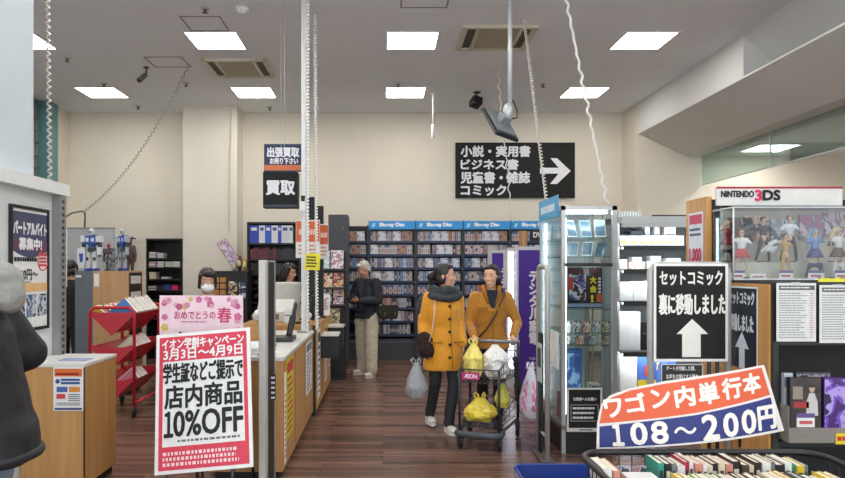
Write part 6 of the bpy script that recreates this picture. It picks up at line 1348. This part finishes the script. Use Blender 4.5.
# notice on the oak end panel
t = thing('comic_notice', 'narrow-looking navy notice with up arrow stuck on the oak end panel', 'sign', (px_ - .002, 4.03, 1.2), -PI / 2); w, h = .165, .245
B(-w, w, -.001, .001, -h, h, M((226, 230, 234), .5), 'border', t); B(-w + .008, w - .01, -.002, -.001, -h, h - .01, M((26, 32, 44), .45), 'field', t)
lw_ = M((220, 226, 234), .5); letters(t, [('セットコミック', 0, h - .07, .28, .075), ('移動しました', 0, h - .22, .26, .1)], lw_, -.006, 'lettering', .045)
MB().prism([(-.03, -h), (.03, -h), (.03, -.125), (.075, -.125), (0, -.03), (-.075, -.125), (-.03, -.125)], -.004, -.002, lw_).build('arrow', t)
t = thing('price_poster', 'white price poster with pink figures on the upper oak end panel', 'poster', (px_ - .002, 4.63, 1.74), -PI / 2); w, h = .105, .2
B(-w, w, -.001, .001, -h, h, M((226, 232, 240), .5), 'sheet', t); B(-w + .012, w - .012, -.002, -.001, h - .08, h - .015, M((206, 70, 100), .5), 'head_band', t); letters(t, [('1,000', .0, -.1, .17, .1), ], M((206, 70, 100), .5), -.004, 'lettering', .05); bars(t, print_rows(-w + .02, w - .02, .03, .1, 2, .5, .1, 4), M((80, 90, 120), .5), -.002)
# game packages on the lower shelf
sd = 3.66
t = thing('clear_shelf_tray', 'clear acrylic tray holding boxed games low on the gondola', 'tray', (X(789, sd), sd, Z(443, sd))); w = 1.0; ac2 = film((170, 164, 156), .55, .15)
B(0, w, 0, .005, 0, Z(428, sd) - Z(443, sd), ac2, 'front_lip', t); B(0, w, .005, .22, .0, .006, ac2, 'floor_pane', t); B(0, .005, .005, .22, .006, .2, ac2, 'side_pane', t); B(.03, .06, .2, .24, -.02, .0, DGREY, 'bracket', t); B(.7, .73, .2, .24, -.02, 0, DGREY, 'bracket', t)
zb_ = Z(443, sd) + .008
def game(px0, px1, dy, h, cols, label, sc=7, extra=None):
    w_ = (px1 - px0) * sd / FL; t = thing('boxed_game', label, 'boxed game', (X((px0 + px1) / 2, sd), sd + .012 + dy, zb_), 0, 'boxed games in the clear tray')
    B(-w_ / 2, w_ / 2, 0, .03, 0, h, M(cols[0], .35), 'carton', t); B(-w_ * .48, w_ * .48, -.001, 0, h * .03, h * .97, art(cols, sc, .2), 'cover', t)
    if extra: extra(t, w_, h)
def ex1(t, w_, h):
    sk = M((206, 170, 150), .5); B(-w_ * .42, -w_ * .1, -.0022, -.001, h * .66, h * .86, M((150, 140, 124), .4), 'silver_seal', t); B(-w_ * .4, w_ * .1, -.0022, -.001, h * .52, h * .62, M((170, 50, 46), .4), 'red_band', t)
    MB().prism([(w_ * .02, h * .4), (w_ * .4, h * .4), (w_ * .38, h * .62), (w_ * .28, h * .76), (w_ * .12, h * .76), (w_ * .02, h * .62)], -.0022, -.001, M((206, 204, 200), .5)).ell((w_ * .2, -.0018, h * .83), (.016, .001, .022), sk, 12).ell((w_ * .2, -.0022, h * .87), (.017, .001, .012), M((60, 46, 40), .5), 12).build('cover_person', t)
    B(-w_ * .3, w_ * .28, -.004, -.0025, h * .22, h * .44, PAPER, 'price_label', t); B(-w_ * .3, w_ * .28, -.005, -.004, h * .37, h * .44, M((100, 80, 140), .5), 'label_band', t); bars(t, [(-w_ * .22, w_ * .2, h * .27, h * .32)], M((206, 90, 90), .5), -.0045); B(-w_ * .45, w_ * .45, -.0022, -.001, h * .06, h * .14, M((160, 80, 60), .5), 'foot_print', t)
game(791.5, 822.5, 0, Z(378, sd) - zb_, [(50, 40, 38), (64, 52, 48), (40, 32, 32)], 'brown boxed game with a person in white on the cover', 5, ex1)
game(825.5, 860, 0, Z(378, sd) - zb_, [(70, 30, 110), (120, 80, 190), (180, 160, 230), (40, 24, 70)], 'purple fantasy boxed game in the tray', 8, lambda t, w_, h: B(-w_ * .4, w_ * .2, -.0022, -.001, h * .08, h * .2, M((170, 80, 50), .5), 'foot_print', t))
game(791, 800, .05, Z(375, sd) - zb_, [(190, 200, 210), (120, 130, 150)], 'grey boxed game behind the brown one', 7); game(803, 838, .05, Z(374, sd) - zb_, [(60, 60, 66), (150, 150, 156), (90, 80, 100)], 'dark boxed game behind the first two', 9)
o = B(0, .08, -.003, 0, 0, .06, M((236, 212, 50), .5), 'price_tag'); o.location = (X(835, sd), sd - .003, Z(444, sd)); tag(o, 'yellow price tag with red print on the clear tray', 'price tag'); bars(o, [(.008, .03, .02, .042), (.034, .05, .02, .042), (.054, .074, .02, .042)], M((206, 40, 40), .5), -.0035)

# ================================================================== BARGAIN WAGON, BANNER, BASKETS
rz_ = .82; wx0, wx1, wy0, wy1 = .777, 1.72, 1.85, 2.67
t = thing('book_wagon', 'black wire wagon full of bargain comics', 'wagon', ((wx0 + wx1) / 2, (wy0 + wy1) / 2, 0)); hw = (wx1 - wx0) / 2; hd = (wy1 - wy0) / 2
def rrect(w, d_, r, z, n=6):
    out = []
    for sx, sy, a0 in ((1, 1, 0), (-1, 1, PI / 2), (-1, -1, PI), (1, -1, 3 * PI / 2)):
        for k in range(n + 1): q = a0 + PI / 2 * k / n; out.append((sx * (w - r) + r * math.cos(q), sy * (d_ - r) + r * math.sin(q), z))
    return out
MB().tube(rrect(hw, hd, .1, rz_), .013, M((28, 28, 30), .4), 10, True).build('rim', t)
wr_ = MB(); bk_ = M((32, 32, 34), .4, .3)
for z in (.55, .62, .69, .755): wr_.tube(rrect(hw - .01, hd - .01, .1, z), .003, bk_, 6, True)
top = rrect(hw, hd, .1, rz_, 6)
def along(w, d_, step):
    out = []
    n = int(2 * (w - .1) / step)
    for k in range(n + 1): x = -w + .1 + 2 * (w - .1) * k / n; out += [(x, -d_), (x, d_)]
    n = int(2 * (d_ - .1) / step)
    for k in range(n + 1): y = -d_ + .1 + 2 * (d_ - .1) * k / n; out += [(-w, y), (w, y)]
    return out
for x, y in along(hw - .008, hd - .008, .05): wr_.tube([(x, y, .54), (x, y, rz_)], .0025, bk_, 5)
wr_.build('wire_wall', t); B(-hw + .03, hw - .03, -hd + .03, hd - .03, .535, .55, M((44, 44, 46), .5), 'floor_tray', t)
for sx in (-1, 1):
    for sy in (-1, 1):
        lg = MB().tube([(sx * (hw - .06), sy * (hd - .06), .06), (sx * (hw - .06), sy * (hd - .06), .54)], .014, bk_, 8).build('leg', t); MB().tube([(sx * (hw - .06) - .012, sy * (hd - .06), .04), (sx * (hw - .06) + .012, sy * (hd - .06), .04)], .038, BLACK, 14).build('caster', lg)
bcol = [('white', (230, 228, 222)), ('pale green', (150, 196, 130)), ('cream', (222, 210, 180)), ('black', (40, 40, 42)), ('crimson', (176, 40, 66)), ('yellow', (226, 196, 60)), ('salmon', (216, 140, 120)), ('grey', (120, 126, 130)), ('teal', (60, 150, 130)), ('brown', (84, 66, 58))]
def comic(x, y, z, th, dp_, h, ci, label, lean=0, rz=0, flat=False):
    c = M(bcol[ci][1], .4, 0, .1, 40); t = thing('comic_book', label, 'book', (x, y, z), rz, 'comics in the bargain wagon')
    cv = MB().box(0, .0015, 0, dp_, 0, h, c).box(th - .0015, th, 0, dp_, 0, h, c).box(.0015, th - .0015, 0, .0015, 0, h, c).build('cover', t)
    pg = B(.0015, th - .0015, .0015, dp_ - .003, .003, h - .003, M((236, 228, 208), .7), 'pages', t)
    B(th * .2, th * .8, -.0008, 0, h * .3, h * .85, M((60, 60, 66), .5) if ci not in (3, 9) else M((220, 214, 200), .5), 'spine_print', t)
    if flat: t.rotation_euler = (0, PI / 2, rz)
    else: t.rotation_euler = (0, lean, rz)
    return t
rb_ = random.Random(11)
seqs = [(2.50, .14, 1.03, 1.60, [8, 3, 7, 0, 4, 0, 6, 0, 2, 3, 2, 6, 3, 9, 2, 3, 0, 7, 3, 0, 8, 5, 7, 0, 3], 'rear row', .64),
        (2.30, .16, 1.05, 1.64, [5, 2, 1, 1, 0, 1, 3, 0, 2, 3, 9, 3, 3, 2, 0, 5, 3, 7, 3, 8, 0, 5, 2, 3, 7], 'middle row', .625),
        (2.08, .16, 1.0, 1.64, [0, 3, 2, 6, 1, 0, 3, 7, 5, 0, 8, 2, 3, 0, 4, 0, 2, 9, 3, 1, 0, 6, 2], 'front row', .60)]
for y, dp_, x0, x1, seq, rn, zb in seqs:
    x = x0; k = 0
    B0 = thing('book_riser', 'dark riser under the %s of comics in the wagon' % rn, 'riser', ((x0 + x1) / 2, y + dp_ / 2, .5515)); B(-(x1 - x0) / 2 - .01, (x1 - x0) / 2 + .01, -dp_ / 2, dp_ / 2, 0, zb - .553, M((60, 58, 56), .6), 'board', B0); B(-(x1 - x0) / 2 - .01, (x1 - x0) / 2 + .01, -dp_ / 2 - .003, -dp_ / 2, 0, zb - .56, BLACK, 'edge', B0)
    while x < x1 - .02 and k < len(seq):
        th = rb_.uniform(.016, .032); h = rb_.uniform(.172, .188); ci = seq[k]
        comic(x, y + rb_.uniform(-.008, .008), zb + .0025, th - .0015, dp_ - .014, h, ci, '%s comic, number %d from the left in the %s of the wagon' % (bcol[ci][0], k + 1, rn), 0); x += th + .001; k += 1
comic(.815, 2.44, .62, .03, .17, .2, 0, 'white thick book standing at the left end of the wagon', -.06); comic(.85, 2.44, .62, .024, .17, .195, 6, 'salmon book standing second at the left end of the wagon', -.06)
for k, (x, y, z, n, c) in enumerate(((.84, 2.2, .70, 5, 0), (.905, 2.42, .735, 4, 0))):
    o = thing('paper_stack', ('white flat stack of comics at the near left of the wagon', 'white flat stack of comics beside the book rows')[k], 'stack', (x + .05, y + .02, .552)); 
    B(-.055, .055, -.09, .09, 0, z - .552 + .045, M((236, 234, 228), .6), 'pages', o); B(-.057, .057, -.092, .092, z - .552 + .045, z - .552 + .048, M((232, 232, 230), .4), 'top_cover', o); B(-.057, -.055, -.092, .092, 0, z - .552 + .045, M((214, 206, 190), .5), 'spine', o)
for k, c in enumerate(((150, 140, 170), (200, 150, 160), (120, 150, 130), (226, 160, 60))):
    o = MB().cb((0, 0, .09), (.07, .004, .18), art([c, (226, 222, 220), (90, 90, 110)], 24)).build('comic_cover'); o.location = (.935 + k * .075, 2.652 - .03, .60); tag(o, '%s thin comic facing out at the back wall of the wagon' % ('lilac', 'rose', 'moss green', 'orange')[k], 'book', 'comics in the bargain wagon')
# banner on the back rim
d = 2.70; kx = d / FL; ox, oy = 690, 410
t = thing('price_banner', 'orange and navy price banner curving over the back rim of the book wagon', 'banner', (X(ox + 5, d), d, Z(oy + 1, d))); t.scale = (1.03, 1, 1.03)
def bx2(p): return ((p[0] - ox) * kx, -(p[1] - oy) * kx)
def sheet(poly, m, name, y, th=.003, bend=.06):
    """sheet cut to an outline, gently bowed in depth"""
    bm = bmesh.new(); vs = [bm.verts.new((*bx2(p)[:1], 0, bx2(p)[1])) for p in poly]; f = bm.faces.new(vs)
    for xx in [(-90 + 12 * k) * kx for k in range(16)]: bmesh.ops.bisect_plane(bm, geom=bm.verts[:] + bm.edges[:] + bm.faces[:], plane_co=(xx, 0, 0), plane_no=(1, 0, 0))
    bmesh.ops.triangulate(bm, faces=[f for f in bm.faces if len(f.verts) > 4])
    for v in bm.verts: v.co.y = y + bend * (v.co.x / .37) ** 2 - bend * .2
    me = bpy.data.meshes.new(name); bm.normal_update(); bm.to_mesh(me); bm.free(); me.materials.append(m); o = bpy.data.objects.new(name, me); COL.objects.link(o); o.parent = t
    s_ = o.modifiers.new('th', 'SOLIDIFY'); s_.thickness = th; s_.offset = 0; return o
# paper thickness is built from two skins, the picture fields lie just in front of it
sheet([(598, 450), (598.5, 425), (602, 406), (610, 396.5), (628, 388.5), (660, 381), (690, 376), (760, 366), (783.5, 432)], M((232, 226, 220), .5), 'paper', 0)
sheet([(600.5, 424.5), (603.5, 407.5), (611, 398.5), (628.5, 390.5), (660, 383.2), (690, 378.4), (757, 368.5), (766.5, 395.5), (690, 411), (640, 418.5)], M((224, 98, 62), .5), 'orange_field', -.0026, .001)
sheet([(600.5, 427.5), (640, 420.5), (690, 413), (767.2, 398), (776, 430), (690, 439), (600.5, 448)], M((44, 54, 120), .5), 'navy_field', -.0026, .001)
lwm = M((242, 236, 226), .5); BN = []
def on_banner(text, px, py, w, h, roll):
    x, z = bx2((px, py)); BN.append((text, x, z, w * kx, h * kx, roll))
for c, px, py, w, h, r in (('ワ', 613, 408.5, 15, 17, .16), ('ゴ', 633, 402.5, 17, 17, .2), ('ン', 656, 397, 17, 17, .17), ('内', 678.5, 395, 18, 19, .15), ('単', 701.5, 392, 19, 20, .15), ('行', 725, 387.5, 19, 19.5, .15), ('本', 746, 383.5, 18, 19, .15), ('１', 617, 434.5, 9, 20.5, .09), ('0', 636, 432.3, 14, 20.5, .09), ('8', 655, 430.5, 14.5, 20.5, .09), ('〜', 679, 428, 21, 7, .09), ('2', 703.5, 425, 15, 23, .1), ('0', 724, 423, 14, 22, .1), ('0', 743, 420.5, 14, 22, .1), ('円', 763, 417.5, 19, 22, .1)): on_banner(c, px, py, w, h, r)
lo = letters(t, BN, lwm, -.0035, 'lettering', .045)
def bend_letters():
    for v in lo.data.vertices: v.co.y += .06 * (v.co.x / .37) ** 2 - .06 * .2
for px in (640, 735): x, z = bx2((px, 449 - (px - 598) * .097)); MB().tube([(x, .012, z - .04), (x, .012, z + .1)], .006, BLACK, 8).build('support_rod', t)
# shopping baskets
bl = M((34, 62, 140), .4, 0, .05); bw, bd_, bh = .24, .165, .21
def basket(label, z):
    t = thing('shopping_basket', label, 'basket', (.675 + .235, 3.22, z))
    def ring(f, e=0): return rrect(bw * (.8 + .2 * f) + e, bd_ * (.78 + .22 * f) + e, .04, bh * f, 4)
    b = MB(); lv = [0, .3, .55, .8, 1.0]; rs = [ring(f) for f in lv]; n = len(rs[0]); vs = [v for r in rs for v in r] + [v for r in [ring(f, -.006) for f in lv] for v in r]; fs = []
    K = len(lv)
    for i in range(K - 1):
        for j in range(n): fs.append((i * n + j, i * n + (j + 1) % n, (i + 1) * n + (j + 1) % n, (i + 1) * n + j)); o_ = K * n; fs.append((o_ + i * n + j, o_ + (i + 1) * n + j, o_ + (i + 1) * n + (j + 1) % n, o_ + i * n + (j + 1) % n))
    fs += [tuple(range(n - 1, -1, -1))]
    b.add(vs, fs, bl).build('tub', t)
    MB().tube(rrect(bw + .008, bd_ + .008, .045, bh, 5), .009, bl, 8, True).tube(rrect(bw + .012, bd_ + .012, .045, bh - .035, 5), .003, bl, 6, True).build('rim', t)
    r_ = MB()
    for k in range(15): x = -bw * .84 + k * bw * .12; r_.tube([(x * .86, -bd_ * .82 - .001, .03), (x, -bd_ * .97 - .001, bh - .04)], .002, bl, 5)
    r_.build('ribs', t)
    for q in (-1, 1): MB().tube([(-bw * .6, q * (bd_ + .022), bh - .004), (-bw * .58, q * (bd_ + .03), bh - .014), (bw * .58, q * (bd_ + .03), bh - .014), (bw * .6, q * (bd_ + .022), bh - .004)], .006, M((24, 44, 104), .4), 8).build('handle', t)
    return t
zt_ = Z(463.5, 3.39) - bh - .01
basket('blue plastic shopping basket on a low stand beside the wagon', zt_)
t = thing('basket_trolley', 'grey stand under the blue shopping basket', 'stand', (.91, 3.22, 0)); zl = zt_
B(-.2, .2, -.13, .13, zl - .02, zl - .002, DGREY, 'plate', t)
for sx in (-1, 1):
    for sy in (-1, 1): MB().tube([(sx * .17, sy * .1, 0), (sx * .17, sy * .1, max(.02, zl - .02))], .012, DGREY, 8).build('leg', t)

flush_text(); bend_letters(); flush_blobs()
